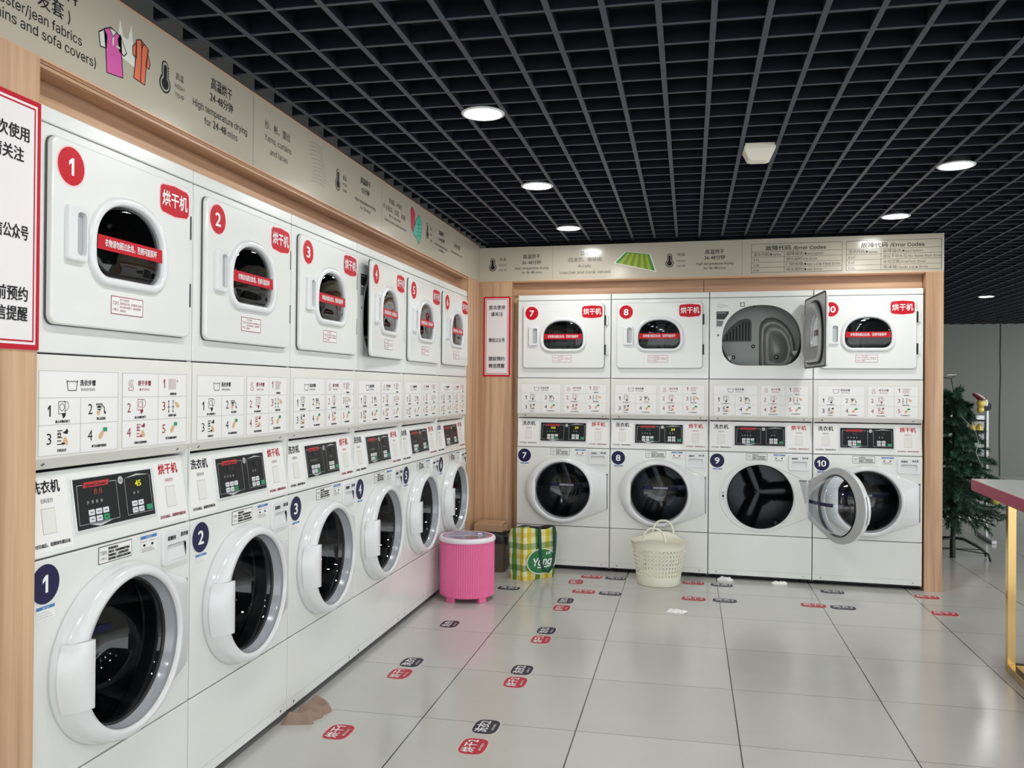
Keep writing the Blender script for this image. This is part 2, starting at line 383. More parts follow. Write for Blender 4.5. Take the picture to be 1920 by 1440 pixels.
# ------------------------------------------------------------------ setting
m = MB(); m.box((-0.80, -9.0, -0.06), (11.0, 9.7, 0.0), 'floor_tiles'); tag(m.build('floor'), kind='structure')
m = MB(); m.box((-0.80, -9.0, 0.0), (-0.72, 9.7, 3.0), 'left_wall'); tag(m.build('wall_left'), kind='structure')
m = MB(); m.box((-0.72, 9.55, 0.0), (11.0, 9.7, 3.0), 'far_wall')
Pw = Plane((0, 9.55, 0), (1, 0, 0), (0, 0, 1))
m.line(Pw, [(6.30, 0.0), (6.292, 0.7), (6.296, 1.25), (6.306, 1.62), (6.296, 1.9), (6.303, 2.2), (6.30, 2.6)], 0.022, 'seam_dark', 0.001)
tag(m.build('wall_back'), kind='structure')
# open-cell ceiling grid under a dark plenum
m = MB(); m.box((-0.72, -9.0, 2.95), (11.0, 9.55, 3.0), 'plenum_dark')
k = -10
while True:
    x = 1.447+0.1533*k; k += 1
    if x < 0.03 and x < 0.0: continue
    if x > 10.9: break
    m.box((x-0.0085, -9.0, CEIL), (x+0.0085, 9.55, CEIL+0.055), 'grid_metal'); m.box((x-0.0088, -9.0, CEIL-0.0012), (x+0.0088, 9.55, CEIL+0.0005), 'grid_cap')  # thin pale strip under each bar carries the painted light
k = -60
while True:
    y = -2.648+0.1495*k; k += 1
    if y < -8.9: continue
    if y > 9.5: break
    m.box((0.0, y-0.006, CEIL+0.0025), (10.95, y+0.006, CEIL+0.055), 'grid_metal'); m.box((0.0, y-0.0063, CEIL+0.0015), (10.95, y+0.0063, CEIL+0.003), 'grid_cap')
tag(m.build('ceiling'), kind='structure')

# timber surround of the left row, of the back row, and the board headers
m = MB()
m.box((-0.72, -5.2, 0.0), (0.003, Y1-0.001, 2.095), 'wood_upright'); m.box((0.0032, -5.2, 0.0), (0.012, Y1+0.010, 2.088), 'wood_upright')
tag(m.build('trim_1'), kind='structure')
m = MB()
m.box((-0.72, Y1, 2.0), (-0.085, 0.70, 2.092), 'wood_along_y'); m.box((-0.0865, Y1, 1.992), (-0.079, 0.70, 2.068), 'wood_along_y')
m.box((-0.085, Y1, 2.080), (0.0, 0.70, 2.095), 'wood_along_y'); m.box((-0.016, Y1, 2.072), (0.0, 0.70, 2.082), 'wood_along_y')
tag(m.build('trim_2'), kind='structure')
m = MB(); m.box((-0.72, 0.697, 0.0), (0.006, 1.011, 2.095), 'wood_upright'); tag(m.build('trim_3'), kind='structure')
def backbox(mb, u0, u1, d0, d1, z0, z1, mt): mb.box((u0, -d1, z0), (u1, -d0, z1), mt)
bo = MB(); backbox(bo, -0.305, -0.046, -0.72, 0.006, 0.0, 2.095, 'wood_upright'); backbox(bo, -0.046, 0.0, -0.72, -0.10, 0.0, 2.095, 'wood_upright')
o = bo.build('trim_4'); o.location = bw(0, 0); o.rotation_euler.z = BA; tag(o, kind='structure')
bo = MB(); backbox(bo, -0.046, 2.745, -0.72, -0.085, 2.0, 2.092, 'wood_along_x'); backbox(bo, -0.046, 2.745, -0.085, -0.079, 1.992, 2.066, 'wood_along_x')
backbox(bo, -0.046, 2.745, -0.085, 0.0, 2.080, 2.095, 'wood_along_x'); backbox(bo, 1.326, 1.330, -0.0785, -0.078, 1.992, 2.08, 'seam_dark')
o = bo.build('trim_5'); o.location = bw(0, 0); o.rotation_euler.z = BA; tag(o, kind='structure')
bo = MB(); backbox(bo, 2.749, 2.857, -0.74, 0.008, 0.0, 2.088, 'wood_upright'); backbox(bo, -0.30, 2.857, -0.78, -0.74, 0.0, 2.345, 'wood_upright')
o = bo.build('trim_6'); o.location = bw(0, 0); o.rotation_euler.z = BA; tag(o, kind='structure')

# ------------------------------------------------------------------ printed header boards
def thermometer(mb, P, x, y, s=1.0):
    def shape(r1, r2, top): 
        a0 = math.asin(min(0.99, r1/r2)); pts = []
        for k in range(15): a = pi/2+a0+(2*pi-2*a0)*k/14; pts.append((x+s*r2*cos(a), y+s*(-0.022+r2*sin(a))))
        for k in range(7): a = pi*k/6; pts.append((x+s*r1*cos(a), y+s*(top+r1*sin(a))))
        return pts
    mb.poly(P, shape(0.0165, 0.028, 0.030), 'ink', 0.0005); mb.poly(P, shape(0.0118, 0.0225, 0.030), 'board', 0.0009); mb.poly(P, shape(0.0082, 0.0175, 0.026), 'ink', 0.0013)
    for k in range(4): mb.rect(P, x+s*0.0165, y+s*(0.004+k*0.008), x+s*0.021, y+s*(0.0065+k*0.008), 'ink', 0.0005)
def temp_words(mb, P, x, zs, w):
    mb.text(P, '高温', x, zs[0], 0.024, 'ink', width=w*0.86); mb.text(P, 'HIGH', x, zs[1], 0.021, 'ink', width=w); mb.text(P, 'TEMP', x, zs[2], 0.021, 'ink', width=w)
def dry_words(mb, P, x, mins, zs, ws, sz=(0.042, 0.036, 0.036, 0.036), last=None):
    for t, z, w, k in zip(('高温烘干', mins[0]+'分钟', 'High temperature drying', last or 'for %s mins' % mins[1]), zs, ws, sz): mb.text(P, t, x, z, k, 'ink', width=w, bold=0.006)
PLb = Plane((0.008, 0, 0), (0, 1, 0), (0, 0, 1))
m = MB(); m.box((-0.72, -5.2, 2.092), (0.008, 1.003, 2.348), 'board'); m.box((-0.02, -5.2, 2.348), (0.009, 1.0, 2.354), 'board_edge'); m.box((-0.02, -5.2, 2.087), (0.009, 0.70, 2.092), 'board_edge')
hb = tag(m.build('sign_board'), 'long beige header board with drying guide above the left row of machines', 'sign')
m = MB()
for y in (-2.376, -1.063, 0.93): m.rect(PLb, y-0.0012, 2.092, y+0.0012, 2.348, 'ink_grey', 0.0004)
m.build('board_seams', hb); m = MB()
m.text(PLb, '(含窗帘、沙发套 )', -3.305, 2.229, 0.045, 'ink', align='r', bold=0.006); m.text(PLb, '棉、涤纶、牛仔布料', -3.28, 2.283, 0.045, 'ink', align='r', bold=0.006)
m.text(PLb, 'Cotton/polyester/jean fabrics', -3.262, 2.186, 0.040, 'ink', width=0.455, align='r', bold=0.004); m.text(PLb, '(including curtains and sofa covers)', -3.208, 2.150, 0.040, 'ink', width=0.56, align='r', bold=0.004)
m.build('board_lettering', hb); m = MB()
temp_words(m, PLb, -2.830, (2.243, 2.215, 2.188), 0.048); m.build('board_lettering', hb); m = MB(); dry_words(m, PLb, -2.589, ('24-48', '24-48'), (2.290, 2.245, 2.199, 2.159), (0.13, 0.142, 0.338, 0.205))
m.build('board_lettering', hb); m = MB()
m.text(PLb, '纱、帐、蕾丝', -2.188, 2.268, 0.036, 'ink', width=0.205, bold=0.004); m.text(PLb, 'Yarns, curtains', -2.184, 2.223, 0.036, 'ink', width=0.216); m.text(PLb, 'and laces', -2.178, 2.179, 0.036, 'ink', width=0.142)
m.build('board_lettering', hb); m = MB()
temp_words(m, PLb, -1.543, (2.246, 2.218, 2.190), 0.048); m.build('board_lettering', hb); m = MB(); dry_words(m, PLb, -1.288, ('12', '12'), (2.285, 2.241, 2.187, 2.157), (0.13, 0.098, 0.27, 0.128), (0.034, 0.032, 0.024, 0.024))
m.build('board_lettering', hb); m = MB()
m.text(PLb, '羽绒服、冲锋衣', -0.857, 2.273, 0.030, 'ink', width=0.21); m.text(PLb, '(不含纽扣、拉链、金属)', -0.873, 2.229, 0.030, 'ink', width=0.36); m.text(PLb, 'Down coat, jacket', -0.861, 2.198, 0.022, 'ink', width=0.176); m.text(PLb, '(without buttons, zippers and metal)', -0.85, 2.168, 0.022, 'ink', width=0.34)
m.build('board_lettering', hb); m = MB()
temp_words(m, PLb, -0.215, (2.260, 2.226, 2.190), 0.050); m.build('board_lettering', hb); m = MB(); dry_words(m, PLb, 0.008, ('36-48', '36-48'), (2.270, 2.230, 2.190, 2.163), (0.112, 0.13, 0.28, 0.136), (0.030, 0.028, 0.022, 0.022))
m.build('board_lettering', hb); m = MB()
m.text(PLb, '床单 被罩', 0.383, 2.248, 0.034, 'ink', width=0.15); m.text(PLb, 'Bed sheet, quilt cover', 0.38, 2.201, 0.026, 'ink', width=0.276)
m.build('board_lettering', hb)
for x, z in ((-2.905, 2.222), (-1.620, 2.224), (-0.290, 2.236)): m = MB(); thermometer(m, PLb, x, z, 1.0); m.build('thermometer_picture', hb)
m = MB()
# polo shirt, vest and blouse
def art(P):
    global m
    def pl(pts, c, w=0.0035, h=0.0005, edge='ink'):
        m.poly(P, pts, c, h)
        if edge: m.line(P, pts, w, edge, h+0.0003, True)
    pl([(-3.112, 2.305), (-3.098, 2.262), (-3.078, 2.262), (-3.064, 2.309), (-3.052, 2.240), (-3.045, 2.195), (-3.110, 2.205), (-3.122, 2.25)], 'shirt_white', h=0.0004, edge=None)
    pl([(-3.178, 2.250), (-3.198, 2.236), (-3.192, 2.200), (-3.168, 2.204), (-3.166, 2.238)], 'shirt_white', 0.004)
    pl([(-3.112, 2.262), (-3.084, 2.222), (-3.094, 2.210), (-3.114, 2.216), (-3.120, 2.246)], 'shirt_white', 0.004)
    pl([(-3.178, 2.252), (-3.150, 2.266), (-3.132, 2.262), (-3.108, 2.258), (-3.104, 2.20), (-3.098, 2.148), (-3.165, 2.140), (-3.170, 2.20)], 'shirt_pink')
    pl([(-3.156, 2.264), (-3.142, 2.244), (-3.128, 2.262)], 'shirt_white', h=0.0010); m.rect(P, -3.1445, 2.222, -3.138, 2.245, 'shirt_white', 0.0011); m.rect(P, -3.128, 2.222, -3.112, 2.227, 'shirt_white', 0.0011)
    pl([(-3.040, 2.270), (-3.058, 2.252), (-3.056, 2.228), (-3.040, 2.226)], 'shirt_orange', h=0.0006); pl([(-2.992, 2.268), (-2.978, 2.230), (-2.984, 2.214), (-2.998, 2.218)], 'shirt_orange', h=0.0006)
    pl([(-3.042, 2.276), (-3.022, 2.284), (-3.008, 2.278), (-2.986, 2.270), (-2.996, 2.22), (-3.002, 2.162), (-3.052, 2.166), (-3.044, 2.22)], 'shirt_orange', h=0.0008)
    m.line(P, [(-3.016, 2.278), (-3.022, 2.166)], 0.003, 'ink', 0.0014); m.line(P, [(-3.022, 2.284), (-3.016, 2.262), (-3.008, 2.278)], 0.003, 'ink', 0.0014)
    m.build('clothes_picture', hb); m = MB()
    for k in range(11):
        z0 = 2.150+k*0.0155
        m.line(P, [(-1.90+0.02*sin(k*0.5)+t*0.135, z0+0.02*sin(pi*t*0.7)-0.012*t) for t in [i/6 for i in range(7)]], 0.0022, 'ink_grey', 0.0005)
    m.build('lace_picture', hb); m = MB()
    jr = [(-0.604, 2.300), (-0.586, 2.318), (-0.550, 2.312), (-0.528, 2.286), (-0.530, 2.200), (-0.560, 2.184), (-0.590, 2.196), (-0.600, 2.24)]
    pl(jr, 'jacket_red')
    for k in range(6): m.line(P, [(-0.60, 2.205+k*0.018), (-0.53, 2.207+k*0.018)], 0.003, 'dark_red', 0.0012)
    pl([(-0.500, 2.262), (-0.470, 2.290), (-0.440, 2.288), (-0.406, 2.256), (-0.412, 2.176), (-0.455, 2.128), (-0.500, 2.160), (-0.556, 2.172), (-0.548, 2.205)], 'jacket_teal', h=0.0010)
    m.line(P, [(-0.455, 2.286), (-0.458, 2.135)], 0.003, 'ink', 0.0015)
    for k in range(4): m.line(P, [(-0.50, 2.170+k*0.022), (-0.412, 2.182+k*0.022)], 0.002, 'ink', 0.0015)
art(PLb)
m.build('jackets_picture', hb)

hb2 = empty('sign_board', bw(0, 0), BA, 'beige header board with error code tables above the back row of machines', 'sign')
PBb = Plane((0, -0.008, 0), (1, 0, 0), (0, 0, 1))
m = MB(); m.box((-0.302, -0.008, 2.092), (2.857, 0.74, 2.340), 'board'); m.box((-0.30, -0.009, 2.087), (2.857, 0.02, 2.092), 'board_edge'); m.box((2.852, -0.0095, 2.09), (2.8575, 0.0, 2.341), 'alu'); m.build('panel', hb2)
m = MB()
for u in (0.258, 1.586): m.rect(PBb, u-0.001, 2.092, u+0.001, 2.34, 'ink_grey', 0.0004)
m.build('board_seams', hb2); m = MB()
temp_words(m, PBb, -0.116, (2.251, 2.211, 2.173), 0.058); m.build('board_lettering', hb2); m = MB(); dry_words(m, PBb, 0.101, ('36-48', '36-48'), (2.266, 2.223, 2.184, 2.152), (0.13, 0.140, 0.25, 0.15), (0.036, 0.034, 0.026, 0.024))
m.build('board_lettering', hb2); m = MB()
m.text(PBb, '腈纶', 0.494, 2.278, 0.036, 'ink', width=0.064); m.text(PBb, '(拉舍尔、珊瑚绒)', 0.495, 2.233, 0.034, 'ink', width=0.246); m.text(PBb, 'Acrylic', 0.493, 2.190, 0.034, 'ink', width=0.095); m.text(PBb, '(raschel and coral velvet)', 0.495, 2.145, 0.032, 'ink', width=0.368)
m.build('board_lettering', hb2); m = MB()
temp_words(m, PBb, 1.174, (2.249, 2.206, 2.170), 0.060); m.build('board_lettering', hb2); m = MB(); dry_words(m, PBb, 1.402, ('36-48', '36-48'), (2.262, 2.222, 2.182, 2.150), (0.13, 0.140, 0.25, 0.15), (0.036, 0.034, 0.026, 0.024))
for k, (u0, u1, uc, rows) in enumerate(((1.647, 2.234, 1.863, (('显示代码/Display', '故障描述/Description'), ('E:FL', '进水超时/Fill Error'), ('E:dL', '门锁故障/Door Lock Fatal Error'), ('E:dr', '排水超时/Drain Error'))),
                                   (2.258, 2.844, 2.475, (('显示代码/Display', '故障描述/Description'), ('E:nF', '感应不到水位/No Water Flow Error'), ('E:oF', '水位过高/Overflow Error'), ('E:SL', '泡沫锁/Suds Lock Error'))))):
    m.build('board_lettering' if k == 0 else 'error_code_table', hb2); m = MB()
    zb, zt = (2.109, 2.306); m.frame(PBb, u0, zb, u1, zt, 0.0022, 'ink', 0.0005)
    m.text(PBb, '故障代码 /Error Codes', (u0+u1)/2-0.005, 2.274, 0.036, 'ink', width=0.39, bold=0.014)
    zz = (2.251, 2.2155, 2.180, 2.1445, 2.109)
    for z in zz[:-1]: m.rect(PBb, u0, z-0.0009, u1, z+0.0009, 'ink', 0.0005)
    m.rect(PBb, uc-0.0009, zb, uc+0.0009, zz[0], 'ink', 0.0005)
    ww = (0.24, (0.20, 0.354)[k], (0.346, 0.26)[k], (0.23, 0.275)[k])
    for i, (a, b) in enumerate(rows):
        z = (zz[i]+zz[i+1])/2; m.text(PBb, a, u0+0.016, z, 0.025, 'ink', align='l', width=0.18 if i == 0 else None); m.text(PBb, b, uc+0.013, z, 0.025, 'ink', align='l', width=ww[i])
m.build('error_code_table', hb2)
for x, z in ((-0.193, 2.216), (1.094, 2.212)): m = MB(); thermometer(m, PBb, x, z, 1.0); m.build('thermometer_picture', hb2)
m = MB()
# striped rug picture
bl = [(0.700, 2.204), (0.782, 2.282), (0.962, 2.262), (1.004, 2.132)]
m.poly(PBb, bl, 'shirt_white', 0.0004)
A0, A1, B1, B0 = Vector((0.712, 2.206)), Vector((0.786, 2.276)), Vector((0.954, 2.256)), Vector((0.994, 2.140))
for k in range(11):
    t0, t1 = k/11, (k+1)/11
    c = 'rug_green' if k in (0, 10) else ('rug_lime' if k % 2 else 'rug_olive')
    m.poly(PBb, [tuple(A0.lerp(B0, t0)), tuple(A0.lerp(B0, t1)), tuple(A1.lerp(B1, t1)), tuple(A1.lerp(B1, t0))], c, 0.0008)
m.line(PBb, [tuple(A1), tuple(B1)], 0.006, 'rug_green', 0.0011)
m.build('rug_picture', hb2)

# ------------------------------------------------------------------ posters
def poster(P, u0, u1, z0, z1, cx, zs, wd, sz):
    m = MB()
    pts = [(u0, z0), (u1, z0), (u1, z1), (u0, z1)]
    m.loops([[P.at(a, b, 0.0) for a, b in pts], [P.at(a, b, 0.004) for a, b in pts]], 'poster_red', False)
    m.rect(P, u0, z0, u1, z1, 'poster_red', 0.004); m.rect(P, u0+0.012, z0+0.012, u1-0.012, z1-0.012, 'poster_white', 0.0046)
    m.frame(P, u0+0.018, z0+0.018, u1-0.018, z1-0.018, 0.004, 'poster_red', 0.0052)
    for t, z in zip(('首次使用', '请关注', '微信公众号', '提前预约', '微信提醒'), zs):
        m.text(P, t, cx, z, sz, 'ink', 0.0054, width=wd*len(t)/4 if len(t) < 5 else wd, bold=0.018)
    return m
PP = Plane((0.012, 0, 0), (0, 1, 0), (0, 0, 1))
tag(poster(PP, -3.612, -3.409, 1.386, 1.975, -3.512, (1.886, 1.836, 1.656, 1.513, 1.467), 0.130, 0.036).build('poster'), 'red-bordered notice on the wooden post left of the first machine', 'poster', 'red-bordered first-use notices')
o = poster(Plane((0, -0.006, 0), (1, 0, 0), (0, 0, 1)), -0.259, -0.055, 1.391, 1.978, -0.157, (1.897, 1.848, 1.657, 1.520, 1.468), 0.122, 0.034).build('poster'); o.location = bw(0, 0); o.rotation_euler.z = BA
tag(o, 'red-bordered notice on the wooden corner pillar between the two rows', 'poster', 'red-bordered first-use notices')

# ------------------------------------------------------------------ stacked washer and dryer
U0, U1 = 0.0025, 0.6825
def dee(u0, u1, z0, z1, rc, zs, n=22):    # window outline: flat bottom, round shoulders
    cx = (u0+u1)/2; a = (u1-u0)/2; pts = []
    for k in range(7): t = -pi/2+pi/2*k/6; pts.append((u1-rc+rc*cos(t), z0+rc+rc*sin(t)))
    for k in range(n+1):
        t = pi*k/n; c_, s_ = cos(t), sin(t); e = 2/2.25
        pts.append((cx+a*math.copysign(abs(c_)**e, c_), zs+(z1-zs)*abs(s_)**e))
    for k in range(7): t = pi+pi/2*k/6; pts.append((u0+rc+rc*cos(t), z0+rc+rc*sin(t)))
    return pts
def screw(mb, u, y, z, r=0.0055, P=None):
    P = P or FRONT(y); mb.disc(P, u, z, r, 'chrome', 0.0015, 12); mb.line(P, [(u-r*0.7, z-r*0.3), (u+r*0.7, z+r*0.3)], r*0.4, 'ink', 0.002)
    L = [[P.at(u+r*cos(2*pi*k/12), z+r*sin(2*pi*k/12), h) for k in range(12)] for h in (0, 0.0015)]; mb.loops(L, 'chrome', False)
def hand(mb, P, x, y, s, ang, col='skin_tone'):      # pointing hand pictogram
    pts = [(0, 0), (0.25, -0.35), (0.95, -0.55), (1.7, -0.5), (1.95, -0.2), (1.9, 0.3), (1.5, 0.5), (0.9, 0.42), (0.3, 0.22)]
    c_, s_ = cos(ang), sin(ang); mb.poly(P, [(x+s*(a*c_-b*s_), y+s*(a*s_+b*c_)) for a, b in pts], col, 0.0012)

WN = (0.345, 0.574)       # washer door centre (u, z)
def bowl(r): return 0.010+0.138*(1-min(1.0, (r/0.186))**4.5)
DH = (0.6395, -0.014); WH = (0.668, -0.020)           # hinge lines of the two doors (u, y)

RA, RB = 0.273, 0.241      # the ring is wider on its handle side
def ring_r(t):
    c_, s_ = cos(t), sin(t); return 1/sqrt((c_/(RA if c_ < 0 else RB))**2+(s_/RB)**2)
def outline_ring(n=96):
    pts = [(WN[0]+(RA if cos(2*pi*k/240) < 0 else RB)*cos(2*pi*k/240), WN[1]+RB*sin(2*pi*k/240)) for k in range(240)]+[(0.660, 0.700), (0.662, 0.690), (0.662, 0.452), (0.660, 0.442)]
    pts = sorted(pts)
    def half(ps):
        h = []
        for p in ps:
            while len(h) > 1 and (h[-1][0]-h[-2][0])*(p[1]-h[-2][1])-(h[-1][1]-h[-2][1])*(p[0]-h[-2][0]) <= 0: h.pop()
            h.append(p)
        return h
    hull = half(pts)[:-1]+half(pts[::-1])[:-1]
    out = []
    for k in range(n):
        t = 2*pi*k/n; d = (cos(t), sin(t)); best = None
        for i in range(len(hull)):
            p, q = hull[i], hull[(i+1) % len(hull)]; ex, ey = q[0]-p[0], q[1]-p[1]; den = d[0]*ey-d[1]*ex
            if abs(den) < 1e-9: continue
            wx, wy = p[0]-WN[0], p[1]-WN[1]; r = (wx*ey-wy*ex)/den; s = (wx*d[1]-wy*d[0])/den
            if r > 0 and -1e-6 <= s <= 1+1e-6: best = r if best is None else max(best, r)
        out.append(best)
    return out

def make_machine():
    root = empty('stacked_washer_dryer', (0, 0, 0))
    # cabinet: hollow steel shell
    m = MB(); x0, x1, y0, y1, z0, z1 = U0+0.002, U1-0.002, 0.010, 0.70, 0.02, ZT-0.002; t = 0.004
    m.box((x0, y0, z0), (x0+t, y1, z1), 'white_enamel'); m.box((x1-t, y0, z0), (x1, y1, z1), 'white_enamel'); m.box((x0, y1-t, z0), (x1, y1, z1), 'white_enamel')
    m.box((x0, y0, z1-t), (x1, y1, z1), 'white_enamel'); m.box((x0, y0, z0), (x1, y1, z0+t), 'cabinet_inside'); m.box((x0+t, 0.1, ZM-0.02), (x1-t, y1-t, ZM-0.01), 'cabinet_inside')
    for z in (1.9435, ZM, ZW, ZK): m.box((x0+t, 0.014, z-0.012), (x1-t, 0.02, z+0.012), 'dark_gap')
    for u in (0.06, 0.625):
        for yy in (0.06, 0.62): m.lathe([(0.0, 0.0), (0.022, 0.0), (0.022, 0.008), (0.012, 0.012), (0.012, 0.024)], 'rubber', 12, (u, yy, 0.0))
    m.build('cabinet', root)
    m = MB(); plate(m, rounded(U0, 1.9455, U1, ZT, 0.004, 3), [], 0.0, 0.03, 'white_enamel', 0.004); m.build('top_panel', root)
    # dryer front with the drum opening
    op = dee(0.085, 0.607, 1.474, 1.890, 0.125, 1.64)
    m = MB(); plate(m, rounded(U0, ZM+0.002, U1, 1.9425, 0.005, 3), [op], 0.0, 0.022, 'white_enamel', 0.003, hole_mat='galvanised'); fr = m.build('dryer_front', root)
    m = MB(); P = FRONT(0)
    m.rect(P, 0.048, 1.868, 0.152, 1.905, 'sticker_white', 0.0005)
    for k in range(5): m.rect(P, 0.052, 1.873+k*0.0062, (0.09, 0.14, 0.12, 0.145, 0.10)[k], 1.8745+k*0.0062, 'ink_grey', 0.001)
    m.build('rating_label', fr); m = MB()
    m.poly(P, [(0.047, 1.792), (0.10, 1.792), (0.118, 1.815), (0.13, 1.836), (0.13, 1.848), (0.047, 1.848)], 'black_plate', 0.0005); m.rect(P, 0.052, 1.836, 0.112, 1.839, 'silver', 0.001)
    m.poly(P, [(0.047, 1.744), (0.083, 1.744), (0.096, 1.784), (0.047, 1.787)], 'ink_grey', 0.0005); m.build('warning_label', fr); m = MB(); m.frame(P, 0.206, 1.880, 0.236, 1.908, 0.004, 'ink', 0.0005)
    m.build('symbol_label', fr); m = MB(); m.rect(P, 0.054, 1.678, 0.064, 1.690, 'ink', 0.0006); m.build('latch_slot', fr)
    m = MB(); drum = [(0.262, 0.022), (0.262, 0.03), (0.268, 0.04), (0.290, 0.07), (0.296, 0.45)]
    c = (0.3425, 0.0, 1.672)
    m.lathe(drum, 'black_plate', 64, c, 'y'); m.lathe([(0.284, 0.06), (0.2835, 0.068), (0.288, 0.072)], 'galvanised', 64, c, 'y'); m.lathe([(0.2945, 0.30), (0.290, 0.31), (0.2945, 0.32)], 'galvanised', 64, c, 'y'); m.lathe([(0.2945, 0.385), (0.284, 0.392), (0.282, 0.399)], 'galvanised', 64, c, 'y'); m.lathe([(0.262, 0.018), (0.276, 0.020), (0.284, 0.030), (0.29, 0.038)], 'rubber', 64, c, 'y')
    Pb = FRONT(0.40); m.disc(Pb, c[0], c[2], 0.297, 'galvanised', 0.0, 64)
    for a in (95, 215, 335):
        a = radians(a); d = Vector((cos(a), 0, sin(a))); e = Vector((-sin(a), 0, cos(a))); cc = Vector(c)
        L = [[cc+d*0.294+e*s*0.03+Vector((0, y, 0)), cc+d*0.235+e*s*0.008+Vector((0, y+q, 0))] for s in (-1, 1) for y, q in ((0.07, 0.02), (0.39, -0.02))]
        (A, A2), (B, B2), (Cc, C2), (D, D2) = L
        m.add([A, A2, B2, B, Cc, C2, D2, D], [(0, 1, 2, 3), (7, 6, 5, 4), (1, 5, 6, 2), (0, 4, 5, 1), (3, 2, 6, 7)], 'galvanised')
    # vent window, raised dome and bolts of the rear bulkhead
    vw = [(0.075, 1.655), (0.290, 1.655), (0.297, 1.662), (0.297, 1.795), (0.288, 1.825), (0.255, 1.836), (0.20, 1.822), (0.13, 1.765), (0.085, 1.70)]
    m.poly(Pb, vw, 'galvanised_dark', 0.002); m.line(Pb, vw, 0.012, 'galvanised', 0.004, True)
    for k in range(8): m.rect(Pb, 0.115+k*0.022, 1.668, 0.123+k*0.022, 1.715+min(k, 5)*0.018, 'ink', 0.003)
    dome = [(0.345, 1.43), (0.345, 1.60), (0.345, 1.76), (0.358, 1.80), (0.395, 1.832), (0.45, 1.835), (0.50, 1.81), (0.545, 1.765), (0.58, 1.70), (0.595, 1.62), (0.590, 1.54), (0.57, 1.47), (0.54, 1.43), (0.44, 1.42)]
    L = []
    for k_, h_, dx in ((1.0, 0.0, 0), (0.95, 0.03, 0), (0.80, 0.040, 0.006), (0.74, 0.022, 0.008), (0.50, 0.022, 0.012), (0.44, 0.034, 0.012), (0.02, 0.036, 0.012)): L.append([Pb.at(0.455+dx+(x_-0.455)*k_, 1.61+(z_-1.61)*k_, h_) for x_, z_ in reversed(dome)])
    m.loops(list(reversed(L)), 'galvanised', True)
    for u, z, h_ in ((0.303, 1.625, 0.004), (0.165, 1.545, 0.004), (0.462, 1.545, 0.042)): m.disc(Pb, u, z, 0.014, 'ink', h_, 16); m.disc(Pb, u, z, 0.0065, 'galvanised', h_+0.002, 12)
    m.build('dryer_drum', root)
    for z in (1.585, 1.795):
        m = MB(); m.tube([(0.6455, -0.012, z-0.036), (0.6455, -0.012, z+0.036)], 0.0055, 'black_plate', 10); m.box((0.6455, -0.010, z-0.034), (0.664, -0.0005, z+0.034), 'white_enamel', 0.001); m.build('hinge', root)
    # dryer door (origin on its hinge line)
    hu, hy = DH
    sh = lambda pts: [(a-hu, b) for a, b in pts]
    gl = dee(0.197, 0.486, 1.592, 1.793, 0.050, 1.672)
    m = MB(); plate(m, sh(rounded(0.0445, 1.453, 0.6385, 1.9155, 0.024, 6)), [sh(gl)], -0.006, 0.014, 'white_enamel', 0.005, back=True); dd = m.build('dryer_door', root, (hu, hy, 0))
    m = MB(); plate(m, sh(rounded(0.0428, 1.4512, 0.6402, 1.9172, 0.025, 6)), [sh(rounded(0.0545, 1.463, 0.6285, 1.9055, 0.018, 6))], 0.0085, 0.0045, 'gasket', 0.001, back=True); m.build('door_gasket', dd)
    m = MB(); gn = len(gl); cx, cz = 0.3415, 1.690
    def sc(pts, k): return [(cx+(a-cx)*k, cz+(b-cz)*k) for a, b in pts]
    L = []
    for d, y in ((-0.026, -0.0055), (-0.024, -0.014), (-0.017, -0.0185), (-0.006, -0.0185), (-0.001, -0.014), (0.001, 0.004)): L.append([(a-hu, y, b) for a, b in inset(gl, d)])
    m.loops(L, 'white_plastic', True); m.build('window_frame', dd)
    m = MB(); L = [[(a-hu, y, b) for a, b in sc(gl, k)] for k, y in ((1.0, -0.002), (0.97, -0.007), (0.85, -0.0098), (0.5, -0.0118), (0.03, -0.0123))]; m.loops(L, 'glass_tint', True, cap1=True); m.build('window_glass', dd)
    m = MB(); Pt = FRONT(-0.0130); Pt.o = Vector((-hu, -0.0130, 0)); m.poly(Pt, [(0.201, 1.661), (0.482, 1.661), (0.480, 1.699), (0.203, 1.699)], 'red'); m.text(Pt, '衣物请勿超过此线，否则可能损坏', 0.342, 1.680, 0.022, 'ink_white', width=0.225, bold=0.012); m.build('warning_tape', dd)
    m = MB(); po = rounded(0.118, 1.630, 0.152, 1.740, 0.012, 5)
    plate(m, sh(rounded(0.088, 1.615, 0.160, 1.753, 0.010, 5)), [sh(po)], -0.020, 0.0145, 'white_plastic', 0.005)
    m.poly(FRONT(-0.0075), sh(po), 'grey_plastic'); m.build('door_handle', dd)
    Pd = FRONT(-0.006); Pd.o = Vector((-hu, -0.006, 0))
    m = MB(); q = [(0.477, 1.826), (0.488, 1.814), (0.552, 1.807), (0.616, 1.814), (0.628, 1.826), (0.630, 1.858), (0.628, 1.890), (0.616, 1.900), (0.552, 1.906), (0.488, 1.900), (0.477, 1.890), (0.475, 1.858)]
    m.poly(Pd, q, 'pale_pink', 0.0005); m.poly(Pd, inset(q, 0.004), 'red', 0.001); m.text(Pd, '烘干机', 0.5525, 1.857, 0.048, 'ink_white', 0.0015, width=0.128, bold=0.018); m.build('dryer_sticker', dd)
    m = MB(); m.rect(Pd, 0.265, 1.496, 0.403, 1.545, 'pale_pink', 0.0005); m.rect(Pd, 0.267, 1.498, 0.401, 1.543, 'sticker_white', 0.0007); m.frame(Pd, 0.265, 1.496, 0.403, 1.545, 0.002, 'dark_red', 0.001)
